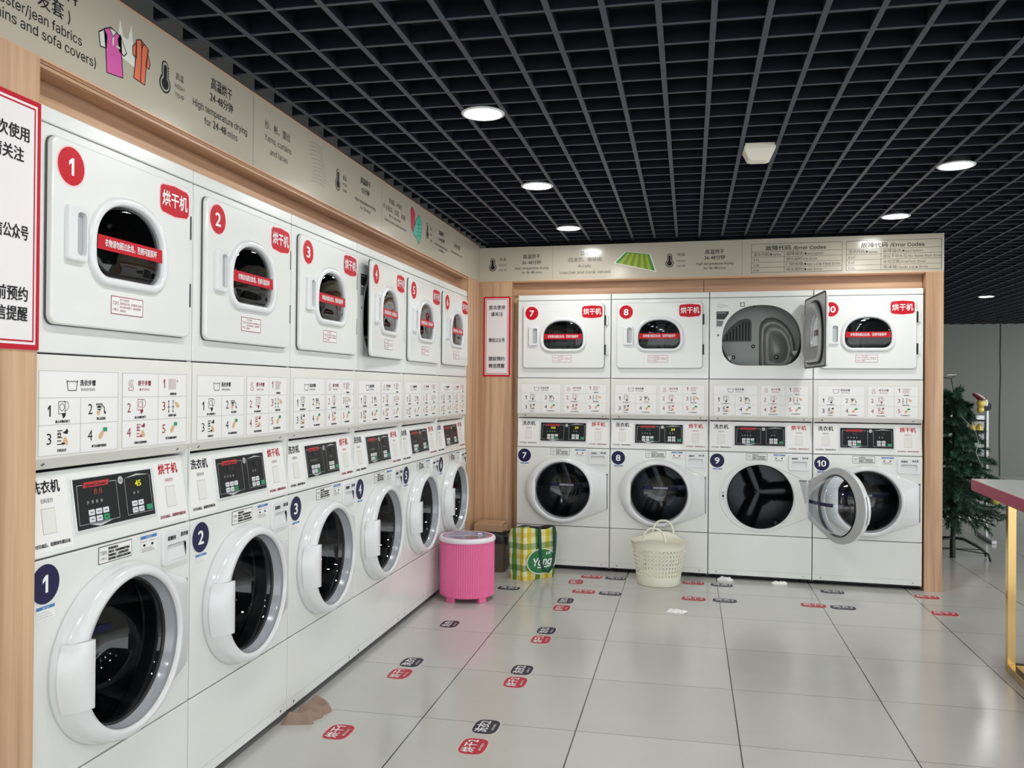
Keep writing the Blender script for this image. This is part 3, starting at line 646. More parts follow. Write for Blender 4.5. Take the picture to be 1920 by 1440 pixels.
    m.text(Pd, 'TIPS', 0.284, 1.527, 0.015, 'dark_red', 0.001, width=0.026); m.text(Pd, '小贴士', 0.284, 1.509, 0.009, 'dark_red', 0.001)
    for k, t in enumerate(('烘干完成后', '请及时取出衣物，并清理绒毛过滤网', '烘干过程中如需开门，请先按暂停键', '谢谢配合')): m.text(Pd, t, 0.302, 1.536-k*0.0098, 0.0075, 'dark_red', 0.001, align='l', width=(0.04, 0.094, 0.09, 0.025)[k])
    m.build('tips_sticker', dd)
    m = MB(); plate(m, sh(rounded(0.052, 1.460, 0.632, 1.908, 0.022, 6)), [sh(gl)], 0.0082, 0.003, 'liner_grey', 0.001, back=True)
    o1 = dee(0.105, 0.588, 1.485, 1.872, 0.115, 1.64); L = []
    k_in = dee(0.196, 0.487, 1.591, 1.794, 0.050, 1.672)
    for i, (d, y) in enumerate(((0.0, 0.011), (0.004, 0.030), (0.012, 0.036), (0.024, 0.036))): L.append([(a-hu, y, b) for a, b in inset(o1, d)])
    nn = len(L[-1]); L.append([(a-hu, 0.026, b) for a, b in dee(0.17, 0.51, 1.565, 1.82, 0.06, 1.668)]); L.append([(a-hu, 0.012, b) for a, b in k_in])
    m.loops(L, 'liner_grey', True); L = []
    o2 = dee(0.094, 0.598, 1.475, 1.882, 0.12, 1.64)
    for d, y in ((0.0, 0.0112), (-0.003, 0.017), (0.003, 0.024), (0.012, 0.022), (0.012, 0.0112)): L.append([(a-hu, y, b) for a, b in inset(o2, d)])
    m.loops(L, 'rubber', True); m.build('door_liner', dd)
    # instruction panel
    m = MB(); L = []
    prof = [(0.0, ZM-0.002), (0.0, 1.122), (0.024, ZP), (0.034, ZP-0.004)]
    prof = [(0.03, ZM-0.002), (0.004, ZM-0.002), (0.0, ZM-0.006), (0.0, 1.124), (0.0015, 1.121), (0.022, ZP+0.002), (0.026, ZP), (0.05, ZP)]
    m.add([(u, y, z) for u in (U0, U1) for y, z in prof], [(i, i+1, 8+i+1, 8+i) for i in range(7)], 'panel_white'); m.add([(u, y, z) for u in (U0, U1) for y, z in prof+[(0.05, ZM-0.002)]], [(0, 8, 7, 6, 5, 4, 3, 2, 1), tuple(range(9, 18))], 'panel_white')
    ip = m.build('instruction_panel', root)
    Pc = Plane((0, 0.0015, 1.121), (1, 0, 0), (0, 0.0205, -0.025)); Pc = Plane((0, 0.0118, 1.1085), (1, 0, 0), (0, -0.0205, 0.025))
    for u in (0.060, 0.627): m = MB(); screw(m, u, 0, 0.0, P=Pc); m.build('screw', ip)
    P = FRONT(0)
    def sheet(u0, u1): m.rect(P, u0, 1.129, u1, 1.339, 'sticker_white', 0.0004); m.frame(P, u0, 1.129, u1, 1.339, 0.0012, 'line_grey', 0.0008)
    m = MB(); sheet(0.030, 0.326); h = 0.0008
    for z in (1.204, 1.271): m.rect(P, 0.030, z, 0.326, z+0.0013, 'line_grey', h)
    m.rect(P, 0.177, 1.129, 0.1783, 1.271, 'line_grey', h)
    m.line(P, [(0.126, 1.316), (0.131, 1.290), (0.160, 1.290), (0.165, 1.316)], 0.0026, 'ink', h); m.line(P, [(0.127+0.0053*k, 1.311+0.0035*(k % 2)) for k in range(8)], 0.002, 'ink', h)
    m.text(P, '洗衣步骤', 0.204, 1.309, 0.0165, 'ink', h, width=0.060, bold=0.012); m.text(P, 'WASHING', 0.204, 1.293, 0.0115, 'ink', h, width=0.054)
    def icon_door(u, z, c):
        m.frame(P, u-0.013, z-0.010, u+0.012, z+0.022, 0.0016, c, h); m.line(P, circle(u, z+0.007, 0.0085, 18), 0.0014, c, h, True); m.line(P, [(u+0.006, z+0.02)]+[(u+0.016+0.008*cos(t), z+0.010+0.011*sin(t)) for t in (1.3, 0.6, 0, -0.6, -1.3)]+[(u+0.008, z-0.004)], 0.0014, c, h)
        m.poly(P, [(u-0.001, z-0.008), (u+0.014, z-0.008), (u+0.012, z-0.016), (u+0.004, z-0.022), (u+0.002, z-0.016)], c, h)
    def icon_phone(u, z, c):
        for k in range(5): m.rect(P, u-0.018, z-0.018+k*0.0085, u-(0.004 if k % 2 else 0.0), z-0.0155+k*0.0085, c, h)
        m.frame(P, u-0.016, z+0.002, u-0.006, z+0.013, 0.0018, c, 0.001); m.poly(P, [(u+0.0, z+0.012), (u+0.010, z+0.016), (u+0.016, z+0.022), (u+0.021, z+0.016), (u+0.018, z+0.008), (u+0.010, z+0.009)], c, h)
        m.poly(P, [(u, z-0.016), (u+0.004, z-0.002), (u+0.012, z+0.002), (u+0.020, z-0.010), (u+0.019, z-0.020), (u+0.008, z-0.018)], 'skin_tone', h); m.rect(P, u-0.003, z-0.018, u+0.008, z-0.013, c, 0.0012)
    def icon_press(u, z): hand(m, P, u+0.006, z+0.006, 0.014, radians(228)); m.rect(P, u+0.003, z+0.004, u+0.019, z+0.015, 'key_green', 0.0015)
    for i, (u, z) in enumerate(((0.066, 1.239), (0.214, 1.241), (0.066, 1.170), (0.214, 1.172))): m.text(P, str(i+1), u, z, 0.040, 'ink', h, width=(0.010, 0.017, 0.016, 0.018)[i])
    icon_door(0.110, 1.241, 'ink'); icon_phone(0.112, 1.172, 'ink')
    m.poly(P, [(0.236, 1.255), (0.262, 1.255), (0.258, 1.241), (0.251, 1.236), (0.240, 1.240)], 'ink', h); m.frame(P, 0.239, 1.241, 0.257, 1.252, 0.002, 'sticker_white', 0.0012); m.poly(P, [(0.238, 1.236), (0.254, 1.236), (0.250, 1.226), (0.244, 1.222)], 'skin_tone', h)
    m.line(P, [(0.262, 1.250), (0.269, 1.244), (0.271, 1.233)], 0.003, 'ink', h); m.poly(P, [(0.266, 1.236), (0.277, 1.232), (0.272, 1.225)], 'ink', h)
    icon_press(0.262, 1.176)
    for t, u, z, w in (('放入衣物关好门', 0.112, 1.212, 0.05), ('倒入洗涤剂', 0.256, 1.215, 0.034), ('扫码支付', 0.110, 1.140, 0.032), ('按下启动键开始洗衣', 0.250, 1.143, 0.058)): m.text(P, t, u, z, 0.008, 'ink', h, width=w, bold=0.01)
    m.build('washing_sheet', ip)
    m = MB(); sheet(0.344, 0.656)
    for z in (1.204, 1.271): m.rect(P, 0.344, z, 0.656, z+0.0013, 'line_grey', h)
    m.rect(P, 0.508, 1.129, 0.5093, 1.339, 'line_grey', h)
    for k in range(3): m.line(P, [(0.374+k*0.007+0.003*sin(t*1.6), 1.296+t*0.0048) for t in range(6)], 0.0015, 'dark_red', h)
    m.line(P, [(0.370, 1.298), (0.372, 1.290), (0.390, 1.290), (0.393, 1.297)], 0.0022, 'dark_red', h)
    m.text(P, '烘干步骤', 0.443, 1.310, 0.0165, 'dark_red', h, width=0.060, bold=0.008); m.text(P, 'DRYING', 0.443, 1.293, 0.0105, 'dark_red', h, width=0.046)
    for k in range(6): m.line(P, [(0.562+k*0.0065+0.0018*(1 if t % 2 else -1), 1.293+t*0.0045) for t in range(8)], 0.0017, 'dark_red', h)
    m.line(P, [(0.600, 1.318), (0.610, 1.318)], 0.0015, 'dark_red', h); m.line(P, [(0.605, 1.313), (0.605, 1.323)], 0.0015, 'dark_red', h)
    for t, u, z, w in (('1', 0.538, 1.310, 0.009), ('2', 0.374, 1.241, 0.016), ('3', 0.537, 1.243, 0.016), ('4', 0.374, 1.172, 0.017), ('5', 0.538, 1.175, 0.016)): m.text(P, t, u, z, 0.038, 'dark_red', h, width=w)
    icon_door(0.424, 1.243, 'dark_red'); icon_phone(0.426, 1.175, 'dark_red'); icon_press(0.586, 1.178)
    for k in range(2):
        u = 0.562+k*0.022; m.rect(P, u-0.0012, 1.226, u+0.0012, 1.256, 'ink', h); m.rect(P, u-0.007, 1.239, u+0.007, 1.241, 'ink', h); m.disc(P, u, 1.257, 0.003, 'ink', h, 10); m.disc(P, u, 1.226, 0.003, 'ink', h, 10)
    hand(m, P, 0.594, 1.256, 0.0135, radians(-42))
    for t, u, z, w in (('清理绒毛网', 0.583, 1.279, 0.032), ('放入衣物关好门', 0.424, 1.213, 0.05), ('选择烘干温度', 0.580, 1.214, 0.04), ('扫码支付选择时间', 0.426, 1.141, 0.056), ('按下启动键开始烘干', 0.576, 1.146, 0.058)): m.text(P, t, u, z, 0.008, 'ink', h, width=w, bold=0.01)
    m.build('drying_sheet', ip)
    # sloping control panel
    zb, zt, yt = ZW+0.0025, ZP-0.007, 0.030
    Q = Plane((0, 0.0, zb), (1, 0, 0), (0, yt, zt-zb)); HT = sqrt(yt*yt+(zt-zb)**2)
    m = MB(); L = []
    ol = rounded(U0, 0.0, U1, HT, 0.006, 4)
    for d, hh in ((0.004, 0.0), (0.0012, -0.0012), (0.0, -0.004), (0.0, -0.03)): L.append([Q.at(a, b, hh) for a, b in inset(ol, d)])
    m.loops(list(reversed(L)), 'white_enamel', False); m.poly(Q, inset(ol, 0.004), 'white_enamel'); m.poly(Q, ol, 'dark_gap', -0.03)
    cp = m.build('control_panel', root)
    v = lambda z: (z-zb)/(zt-zb)*HT
    m = MB(); bz = rounded(0.171, v(0.921), 0.512, v(1.061), 0.003, 3); L = []
    for d, hh in ((0.0, 0.0), (0.0005, 0.005), (0.003, 0.006), (0.005, 0.003)): L.append([Q.at(a, b, hh) for a, b in inset(bz, d)])
    m.loops(L, 'white_plastic', False); m.poly(Q, inset(bz, 0.004), 'display_black', 0.0032)
    h = 0.0038; a0, a1 = 0.176, 0.507; b0, b1 = v(0.926), v(1.056)
    # left washer field and right dryer field, with thin white outlines and silver chevrons
    m.line(Q, [(0.190, b1-0.016), (0.186, b0+0.012), (0.347, b0+0.012), (0.347, b1-0.016)], 0.0014, 'silver', h); m.line(Q, [(0.190, b1-0.016), (0.212, b1-0.016)], 0.0014, 'silver', h); m.line(Q, [(0.318, b1-0.016), (0.347, b1-0.016)], 0.0014, 'silver', h)
    m.line(Q, [(0.383, b1-0.016), (0.383, b0+0.012), (0.497, b0+0.012), (0.497, b1-0.014)], 0.0014, 'silver', h)
    m.poly(Q, [(0.385, b1-0.015), (0.440, b1-0.006), (0.495, b1-0.013), (0.440, b1-0.0115)], 'silver', h); m.poly(Q, [(0.225, b0+0.011), (0.265, b0+0.001), (0.318, b0+0.011), (0.265, b0+0.009)], 'silver', h)
    m.poly(Q, [(0.212, b1-0.024), (0.312, b1-0.024), (0.318, b1-0.010), (0.218, b1-0.010)], 'logo_red', h); m.text(Q, 'Speed Queen', 0.265, b1-0.017, 0.0125, 'display_black', h+0.0004, width=0.086, bold=0.015, shear=0.25)
    m.disc(Q, 0.366, b1-0.018, 0.011, 'silver', h, 20); m.text(Q, 'SQ', 0.366, b1-0.018, 0.011, 'display_black', h+0.0004, bold=0.01)
    for k in range(4): m.text(Q, ('洗', '漂', '脱', '锁')[k], 0.226+k*0.018, b1-0.064, 0.009, 'silver', h)
    for k in range(2): m.text(Q, ('高', '低')[k], 0.420+k*0.018, b1-0.060, 0.009, 'silver', h)
    m.build('display_panel', cp)
    def keys(name, u0, cols, rows, greens, b):
        m = MB()
        for r in range(rows):
            for k in range(cols):
                u = u0+k*0.0285; vv = b+(1-r)*0.0185
                if (r, k) in greens: mt_ = 'key_green'
                elif (r, k) in greens.get('skip', ()) if isinstance(greens, dict) else False: continue
                else: mt_ = 'key_white'
                q = rounded(u-0.0115, vv-0.0075, u+0.0115, vv+0.0075, 0.002, 2); m.loops([[Q.at(a, c_, 0.0032) for a, c_ in q], [Q.at(a, c_, 0.0046) for a, c_ in q]], mt_, False); m.poly(Q, q, mt_, 0.0046)
                m.rect(Q, u-0.006, vv-0.0015, u+0.006, vv+0.0015, 'ink_grey' if mt_ == 'key_white' else 'display_black', 0.005)
        m.build(name, cp)
    keys('washer_keypad', 0.236, 3, 2, {(1, 2): 1}, b0+0.022)
    keys('dryer_keypad', 0.417, 2, 2, {}, b0+0.023)
    m = MB(); q = rounded(0.470, b0+0.0165, 0.494, b0+0.0315, 0.002, 2); m.loops([[Q.at(a, c_, 0.0032) for a, c_ in q], [Q.at(a, c_, 0.0046) for a, c_ in q]], 'key_green', False); m.poly(Q, q, 'key_green', 0.0046); m.build('dryer_start_key', cp)
    for nm, uc, word, c, tail in (('washer_label_sheet', 0.084, '洗衣机', 'ink', '支付完成后，请摁绿色键启动'), ('dryer_label_sheet', 0.596, '烘干机', 'dark_red', '支付完成后，请摁绿色键启动')):
        m = MB(); c = 'red' if c == 'dark_red' else c; c2 = 'dark_red' if c == 'red' else c
        m.rrect(Q, uc-0.076, v(0.893), uc+0.076, v(1.068), 0.004, 'sticker_white', 0.0006); m.text(Q, word, uc, v(1.049), 0.034, c, 0.001, width=0.098, bold=0.024)
        m.text(Q, '扫码支付', uc, v(1.016), 0.0125, c2, 0.001, width=0.042)
        m.rect(Q, uc-0.0235, v(0.935), uc+0.0235, v(0.998), 'line_grey', 0.0009); m.rect(Q, uc-0.0222, v(0.9365), uc+0.0222, v(0.9965), 'panel_white', 0.0012)
        m.text(Q, tail, uc, v(0.909), 0.0105, c2, 0.001, width=0.13, bold=0.006); m.build(nm, cp)
    # washer front
    m = MB(); plate(m, rounded(U0, ZK+0.002, U1, ZW-0.002, 0.005, 3), [circle(WN[0], WN[1], 0.222, 64)], 0.0, 0.022, 'white_enamel', 0.003, hole_mat='white_plastic'); wf = m.build('washer_front', root)
    m = MB(); L = []
    orr = outline_ring(); 
    for (k, y) in ((1.0, -0.0005), (0.992, -0.0035), (0.962, -0.0025), (0.95, -0.0008)):
        L.append([(WN[0]+orr[i]*k*cos(2*pi*i/96), y, WN[1]+orr[i]*k*sin(2*pi*i/96)) for i in range(96)])
    m.loops(L, 'white_enamel', True); m.lathe([(0.2315, -0.0005), (0.229, -0.004), (0.223, -0.004), (0.219, 0.012)], 'white_plastic', 72, (WN[0], 0, WN[1]), 'y'); m.build('door_recess', wf)
    P = FRONT(0)
    m = MB(); m.rect(P, 0.252, 0.824, 0.392, 0.871, 'ink', 0.0006); m.rect(P, 0.254, 0.826, 0.390, 0.869, 'sticker_white', 0.001); m.text(P, 'TIPS', 0.272, 0.853, 0.016, 'ink', 0.0014, width=0.027); m.text(P, '小贴士', 0.272, 0.837, 0.009, 'ink_grey', 0.0014)
    for k, t in enumerate(('使用前请检查', '衣物口袋，请勿遗留硬物和贵重物品', '请勿超量放入，以免影响洗净效果', '请按说明加入适量的洗衣液和柔顺剂')): m.text(P, t, 0.291, 0.8615-k*0.0095, 0.0078, 'ink', 0.0014, align='l', width=(0.04, 0.090, 0.086, 0.094)[k], bold=0.008)
    m.build('tips_sticker', wf)
    m = MB(); m.rect(P, 0.432, 0.820, 0.508, 0.871, 'sticker_white', 0.0006); m.rect(P, 0.432, 0.860, 0.508, 0.869, 'notice_blue', 0.001); m.text(P, 'NOTICE', 0.470, 0.8645, 0.008, 'ink_white', 0.0014)
    for k in range(2): m.rect(P, 0.434+k*0.038, 0.852, 0.462+k*0.040, 0.8535, 'ink_grey', 0.001); m.disc(P, 0.449+k*0.038, 0.842, 0.006, 'ink', 0.001, 10, 0.004)
    for k in range(3): m.rect(P, 0.436, 0.823+k*0.0045, 0.50-k*0.006, 0.8245+k*0.0045, 'ink_grey', 0.001)
    m.build('notice_sticker', wf)
    m = MB(); m.rect(P, 0.030, 0.731, 0.092, 0.763, 'sticker_white', 0.0006); m.rect(P, 0.030, 0.755, 0.092, 0.763, 'notice_blue', 0.001); m.text(P, 'NOTICE', 0.061, 0.759, 0.007, 'ink_white', 0.0014)
    for k in range(3): m.rect(P, 0.033, 0.735+k*0.006, 0.088-k*0.008, 0.7362+k*0.006, 'line_grey', 0.001)
    m.build('info_sticker', wf)
    m = MB(); m.rect(P, 0.093, 0.592, 0.105, 0.600, 'ink_grey', 0.001); m.rect(P, 0.094, 0.565, 0.106, 0.582, 'ink', 0.001); m.disc(P, 0.100, 0.553, 0.003, 'ink', 0.001, 10); m.build('door_latch', wf)
    m = MB(); m.rect(P, 0.6655, 0.446, 0.6695, 0.703, 'dark_gap', 0.0008)
    m.poly(P, [(0.600, 0.694), (0.668, 0.694), (0.668, 0.54), (0.640, 0.54)], 'grey_plastic', 0.002)
    for k in range(8): m.rect(P, 0.636, 0.555+k*0.016, 0.664, 0.563+k*0.016, 'silver', 0.0045)
    m.rect(P, 0.598, 0.692, 0.668, 0.697, 'ink', 0.003); m.build('hinge_plate', wf)
    # soap drawer
    m = MB(); body = rounded(0.529, 0.764, 0.669, 0.867, 0.012, 5)
    body = [(a, b+0.010*sin(pi*(a-0.529)/0.14)*(-1 if b < 0.80 else 0)) for a, b in body]
    pk = rounded(0.550, 0.776, 0.648, 0.824, 0.006, 4)
    plate(m, body, [pk], -0.009, 0.009, 'white_plastic', 0.004)
    m.loops([[(a, -0.009, b) for a, b in pk], [(a, -0.001, b+(0.0 if b < 0.8 else 0.0)) for a, b in pk]], 'grey_plastic', False)
    m.add([(0.550, -0.0085, 0.776), (0.648, -0.0085, 0.776), (0.648, -0.001, 0.820), (0.550, -0.001, 0.820)], [(0, 1, 2, 3)], 'white_plastic'); m.rect(FRONT(-0.0012), 0.55, 0.815, 0.648, 0.824, 'grey_plastic')
    m.text(FRONT(-0.009), '柔顺剂', 0.571, 0.843, 0.0145, 'ink', 0.0005, width=0.040, bold=0.02); m.text(FRONT(-0.009), '洗衣液', 0.637, 0.847, 0.0145, 'ink', 0.0005, width=0.040, bold=0.02); m.rect(FRONT(-0.009), 0.6035, 0.832, 0.6045, 0.858, 'line_grey', 0.0004)
    m.build('soap_drawer', root)
    # rubber door seal and drum
    m = MB(); m.lathe([(0.2205, 0.010), (0.221, 0.016), (0.214, 0.022), (0.213, 0.034), (0.219, 0.046), (0.222, 0.075), (0.235, 0.085), (0.245, 0.085)], 'rubber', 72, (WN[0], 0, WN[1]), 'y'); m.build('door_seal', root)
    m = MB(); c = (WN[0], 0.0, WN[1]); m.lathe([(0.232, 0.09), (0.236, 0.096), (0.252, 0.11), (0.254, 0.42)], 'drum_steel', 72, c, 'y')
    L = []; NR = 96
    for r in (0.255, 0.235, 0.205, 0.175, 0.145, 0.115, 0.085, 0.06, 0.04, 0.02, 0.001):
        row = []
        for k in range(NR):
            a = 2*pi*k/NR; s_ = max(cos((a-radians(a0))) for a0 in (112, 4, 248)); ph = min(abs((a-radians(a0)+pi) % (2*pi)-pi) for a0 in (112, 4, 248))
            wdt = 0.030+0.05*(1-min(1, r/0.2)); lift = max(0.0, 1-(ph*r/(0.045+0.012*r/0.2))**4) if ph*r < 0.06 else 0.0
            hub = max(0.0, 1-(r/0.075)**3)
            y = 0.36-0.060*max(lift*(0.75 if r > 0.21 else 1), hub)
            row.append((c[0]+r*cos(a), y, c[2]+r*sin(a)))
        L.append(row)
    m.loops(L, 'drum_steel', True)
    for a in (60, 180, 300):
        a = radians(a); d = Vector((cos(a), 0, sin(a))); e = Vector((-sin(a), 0, cos(a))); cc = Vector(c)
        A = [cc+d*0.253-e*0.03+Vector((0, 0.13, 0)), cc+d*0.205+Vector((0, 0.14, 0)), cc+d*0.253+e*0.03+Vector((0, 0.13, 0)), cc+d*0.253-e*0.03+Vector((0, 0.34, 0)), cc+d*0.205+Vector((0, 0.33, 0)), cc+d*0.253+e*0.03+Vector((0, 0.34, 0))]
        m.add(A, [(0, 1, 2), (3, 5, 4), (0, 3, 4, 1), (1, 4, 5, 2)], 'drum_steel')
    m.build('washer_drum', root)
    # washer door (origin on its hinge line)
    hu, hy = WH; NA = 96
    def ringpt(i, k, y):
        a = 2*pi*i/NA; return (WN[0]+k*cos(a)-hu, y-hy, WN[1]+k*sin(a))
    m = MB(); L = []
    for st in range(9):
        row = []
        for i in range(NA):
            ro = orr[i]; rc = ring_r(2*pi*i/NA); e = max(0.0, (ro-rc)/0.078); g = rc-0.2035
            r, y = [(ro, -0.003), (ro-0.001, -0.014+0.004*e), (ro-0.006, -0.022+0.008*e), (min(ro-0.008, rc+0.003), -0.028+0.006*e), (0.2035+g*0.80, -0.044), (0.2035+g*0.56, -0.052), (0.2035+g*0.28, -0.0565), (0.206, -0.054), (0.2035, -0.046)][st]
            row.append(ringpt(i, r, y))
        L.append(row)
    m.loops(list(reversed(L)), 'white_plastic', True)
    m.lathe([(0.1965, -0.004-hy), (0.1985, -0.016-hy), (0.2005, -0.018-hy), (0.2010, -0.030-hy), (0.2028, -0.032-hy), (0.2035, -0.046-hy)], 'bezel_grey', 72, (WN[0]-hu, 0, WN[1]), 'y'); wd = m.build('washer_door', root, (hu, hy, 0))
    m = MB(); L = []
    for k0, y in ((1.0, -0.004), (0.985, -0.0022), (0.0, -0.0020), (-1.0, -0.001), (-2.0, 0.010), (-3, -0.004)):
        row = []
        for i in range(NA):
            r = orr[i]*k0 if k0 > 0.5 else {0.0: 0.212, -1.0: 0.206, -2.0: 0.200, -3: 0.1965}[k0]; row.append(ringpt(i, r, y))
        L.append(row)
    m.loops(list(reversed(L)), 'liner_grey', True)
    m.lathe([(0.1968, -0.010-hy), (0.1935, -0.012-hy), (0.1905, -0.004-hy), (0.192, 0.012-hy)], 'rubber', 72, (WN[0]-hu, 0, WN[1]), 'y'); m.build('inner_ring', wd)
    m = MB(); m.lathe([(0.1925, -0.004-hy), (0.190, 0.0-hy)]+[(r, bowl(r)-hy) for r in (0.186, 0.184, 0.181, 0.176, 0.168, 0.158, 0.145, 0.125, 0.10, 0.07, 0.04, 0.001)], 'glass_clear', 72, (WN[0]-hu, 0, WN[1]), 'y'); m.build('glass_bowl', wd)
    m = MB(); us = [0.219+0.0126*k for k in range(21)]; vs = []
    for u in us:
        for dz in (0.010, 0.021, 0.032): vs.append((u-hu, bowl(sqrt((u-WN[0])**2+dz*dz))-0.0035-hy, WN[1]+dz))
    m.add(vs, [(3*i+j, 3*i+3+j, 3*i+4+j, 3*i+1+j) for i in range(20) for j in (0, 1)], 'tape_blue'); Pt = Plane((-hu, bowl(0.03)-0.006-hy, 0), (1, 0, 0), (0, 0, 1)); m.text(Pt, '衣物请勿超过此线', WN[0], WN[1]+0.021, 0.016, 'ink_white', width=0.105, bold=0.02); m.build('warning_tape', wd)
    m = MB(); top = []; zs = [0.488+0.0172*k for k in range(11)]
    def lx(z, k): return WN[0]-RA*k*sqrt(max(1-((z-WN[1])/(RB*k))**2, 0))
    L = [[(lx(z, 1.002)-hu, -0.024-hy, z) for z in zs], [(lx(z, 0.988)-hu, -0.034-hy, z) for z in zs], [(lx(z, 0.925)-hu, -0.0575-hy, z) for z in zs], [(lx(z, 0.84)-hu, -0.069-hy, z) for z in zs], [(0.151-hu, -0.072-hy, z) for z in zs], [(0.155-hu, -0.069-hy, z) for z in zs], [(0.155-hu, -0.060-hy, z) for z in zs], [(lx(z, 0.84)-hu, -0.050-hy, z) for z in zs]]
    m.loops(list(reversed(L)), 'white_plastic', True, closed=False)
    for q in (0, -1): m.add([l[q] for l in L], [tuple(range(8)), tuple(reversed(range(8)))], 'white_plastic')
    m.build('door_handle', wd)
    # kick panel
    m = MB(); plate(m, rounded(U0, 0.030, U1, ZK-0.002, 0.005, 3), [], 0.0, 0.02, 'white_enamel', 0.003); m.rect(FRONT(0), U0+0.004, 0.066, U1-0.004, 0.0675, 'line_grey', 0.0005); kp = m.build('kick_panel', root)
    for u in (0.055, 0.628): m = MB(); screw(m, u, 0, 0.049, 0.005); m.build('screw', kp)
    return root, dd, wf, cp, (Q, v, b1)

proto, dd0, wf0, cp0, (Q, vQ, b1) = make_machine()
def child(o, base): return [c for c in o.children if c.name.split('.')[0] == base][0]
def finish(root, n):
    dd, wf, cp, wd = child(root, 'dryer_door'), child(root, 'washer_front'), child(root, 'control_panel'), child(root, 'washer_door')
    s = str(n); sz = 0.062 if n < 10 else 0.060
    P = Plane((-DH[0], -0.006, 0), (1, 0, 0), (0, 0, 1)); m = MB()
    m.disc(P, 0.109, 1.851, 0.0515, 'pale_pink', 0.0005); m.disc(P, 0.109, 1.851, 0.0475, 'red', 0.0009); m.text(P, s, 0.109, 1.850, sz, 'ink_white', 0.0014, bold=0.022, width=(0.0185 if n == 1 else 0.034) if n < 10 else 0.058); m.build('number_sticker', dd)
    P = FRONT(0); m = MB()
    m.disc(P, 0.0585, 0.8165, 0.0495, 'sticker_white', 0.0008); m.disc(P, 0.0585, 0.8165, 0.0485, 'navy', 0.0011); m.text(P, s, 0.0585, 0.816, sz, 'ink_white', 0.0016, bold=0.022, width=(0.0185 if n == 1 else 0.034) if n < 10 else 0.058); m.build('number_sticker', wf)
    ws, ds = {1: ('8:8', '45'), 7: ('00', '39'), 8: ('8', '39')}.get(n, ('88', '38'))
    lit = n in (1, 7, 8); m = MB()
    
    m.text(Q, ws, 0.268, b1-0.037, 0.022, 'led_orange' if n == 1 else ('led_yellow' if n == 7 else 'led_off'), 0.0048, width=0.034)
    m.build('washer_digits', cp); m = MB()
    m.text(Q, ds, 0.440, b1-0.034, 0.024, 'led_yellow' if lit else 'led_off', 0.0048, width=0.027, bold=0.01)
    m.build('dryer_digits', cp)
    if n == 9: dd.rotation_euler.z = radians(97); wd.rotation_euler.z = radians(119)
    if n == 4: dd.rotation_euler.z = radians(3.6)
machines = []
for n in range(1, 11):
    o = proto if n == 1 else copy_tree(proto); machines.append(o)
WORD = {1: 'white stacked washer and dryer numbered 1, nearest the wooden post', 2: 'white stacked washer and dryer numbered 2, behind the brown cloth', 3: 'white stacked washer and dryer numbered 3 in the left row',
        4: 'white stacked washer and dryer numbered 4 with its dryer door ajar', 5: 'white stacked washer and dryer numbered 5, beside the pink tub', 6: 'white stacked washer and dryer numbered 6, last of the left row at the corner',
        7: 'white stacked washer and dryer numbered 7, behind the checked bag', 8: 'white stacked washer and dryer numbered 8, behind the cream basket', 9: 'stacked washer and dryer numbered 9 with both round and upper doors open', 10: 'white stacked washer and dryer numbered 10 beside the right wooden post'}
for n, o in enumerate(machines, 1):
    if n <= 6: o.location = (0, Y1+(n-1)*W, 0); o.rotation_euler.z = pi/2
    else: o.location = bw((n-7)*W, 0); o.rotation_euler.z = BA
    tag(o, WORD[n], 'washing machine', 'stacked washers and dryers along the two walls'); finish(o, n)

# ------------------------------------------------------------------ ceiling fittings
def downlight(x, y, label):
    root = empty('downlight', (x, y, CEIL), 0, label, 'ceiling light', 'round recessed ceiling lights')
    m = MB(); m.lathe([(0.070, -0.003), (0.074, -0.0055), (0.083, -0.0045), (0.085, 0.0), (0.078, 0.004), (0.070, 0.004)], 'lamp_trim', 40); m.build('trim_ring', root)
    m = MB(); P = Plane((0, 0, -0.0025), (1, 0, 0), (0, -1, 0)); m.disc(P, 0, 0, 0.0705, 'lamp_glow', 0, 40); m.build('diffuser', root)
    m = MB(); m.lathe([(0.072, 0.001), (0.072, 0.030), (0.03, 0.060), (0.0, 0.060)], 'lamp_body', 24); m.build('housing', root)
    return root
seen = {(0, 3): 'round ceiling light over the left lane, nearest the camera', (0, 4): 'round ceiling light over the left lane, second from the camera', (0, 5): 'round ceiling light over the left lane, farthest, above the back board',
        (1, 4): 'round ceiling light at right, nearest the camera', (1, 5): 'round ceiling light at right above the end of the back board', (2, 9): 'small far ceiling light beyond the right wooden post, near the far wall'}
for i, x in enumerate((0.748, 2.760, 4.770, 6.780, 8.790)):  # far lamps at right are unseen, added to brighten the far wall
    for j in range(0, 13):
        y = (-5.590+j*1.2125) if i != 1 else (-5.665+j*1.2125)
        if i < 2 and j > 5: continue
        if i == 2 and (6 <= j <= 8): continue
        if (i == 2 and j > 9) or (i == 3 and j > 11): continue
        downlight(x, y if (i, j) != (2, 9) else 5.263, seen.get((i, j), 'round ceiling light outside the view'))
root = empty('smoke_detector', (1.832, -1.265, CEIL), 0.03, 'cream box-shaped detector hanging below the ceiling grid', 'detector')
m = MB(); L = [[(a*sx*0.066, b*sy*0.05, z) for a, b in ((-1, -1), (1, -1), (1, 1), (-1, 1))] for sx, sy, z in ((1, 1, 0.0), (1, 1, -0.012), (0.72, 0.8, -0.052), (0.50, 0.6, -0.060))]
m.loops(list(reversed(L)), 'detector_white', False, cap0=True); m.build('sensor_body', root)
m = MB(); m.box((-0.064, -0.05, 0.0), (0.064, 0.05, 0.014), 'detector_white', 0.003); m.box((-0.058, 0.02, 0.014), (0.058, 0.028, 0.055), 'detector_white'); m.build('mounting_base', root)
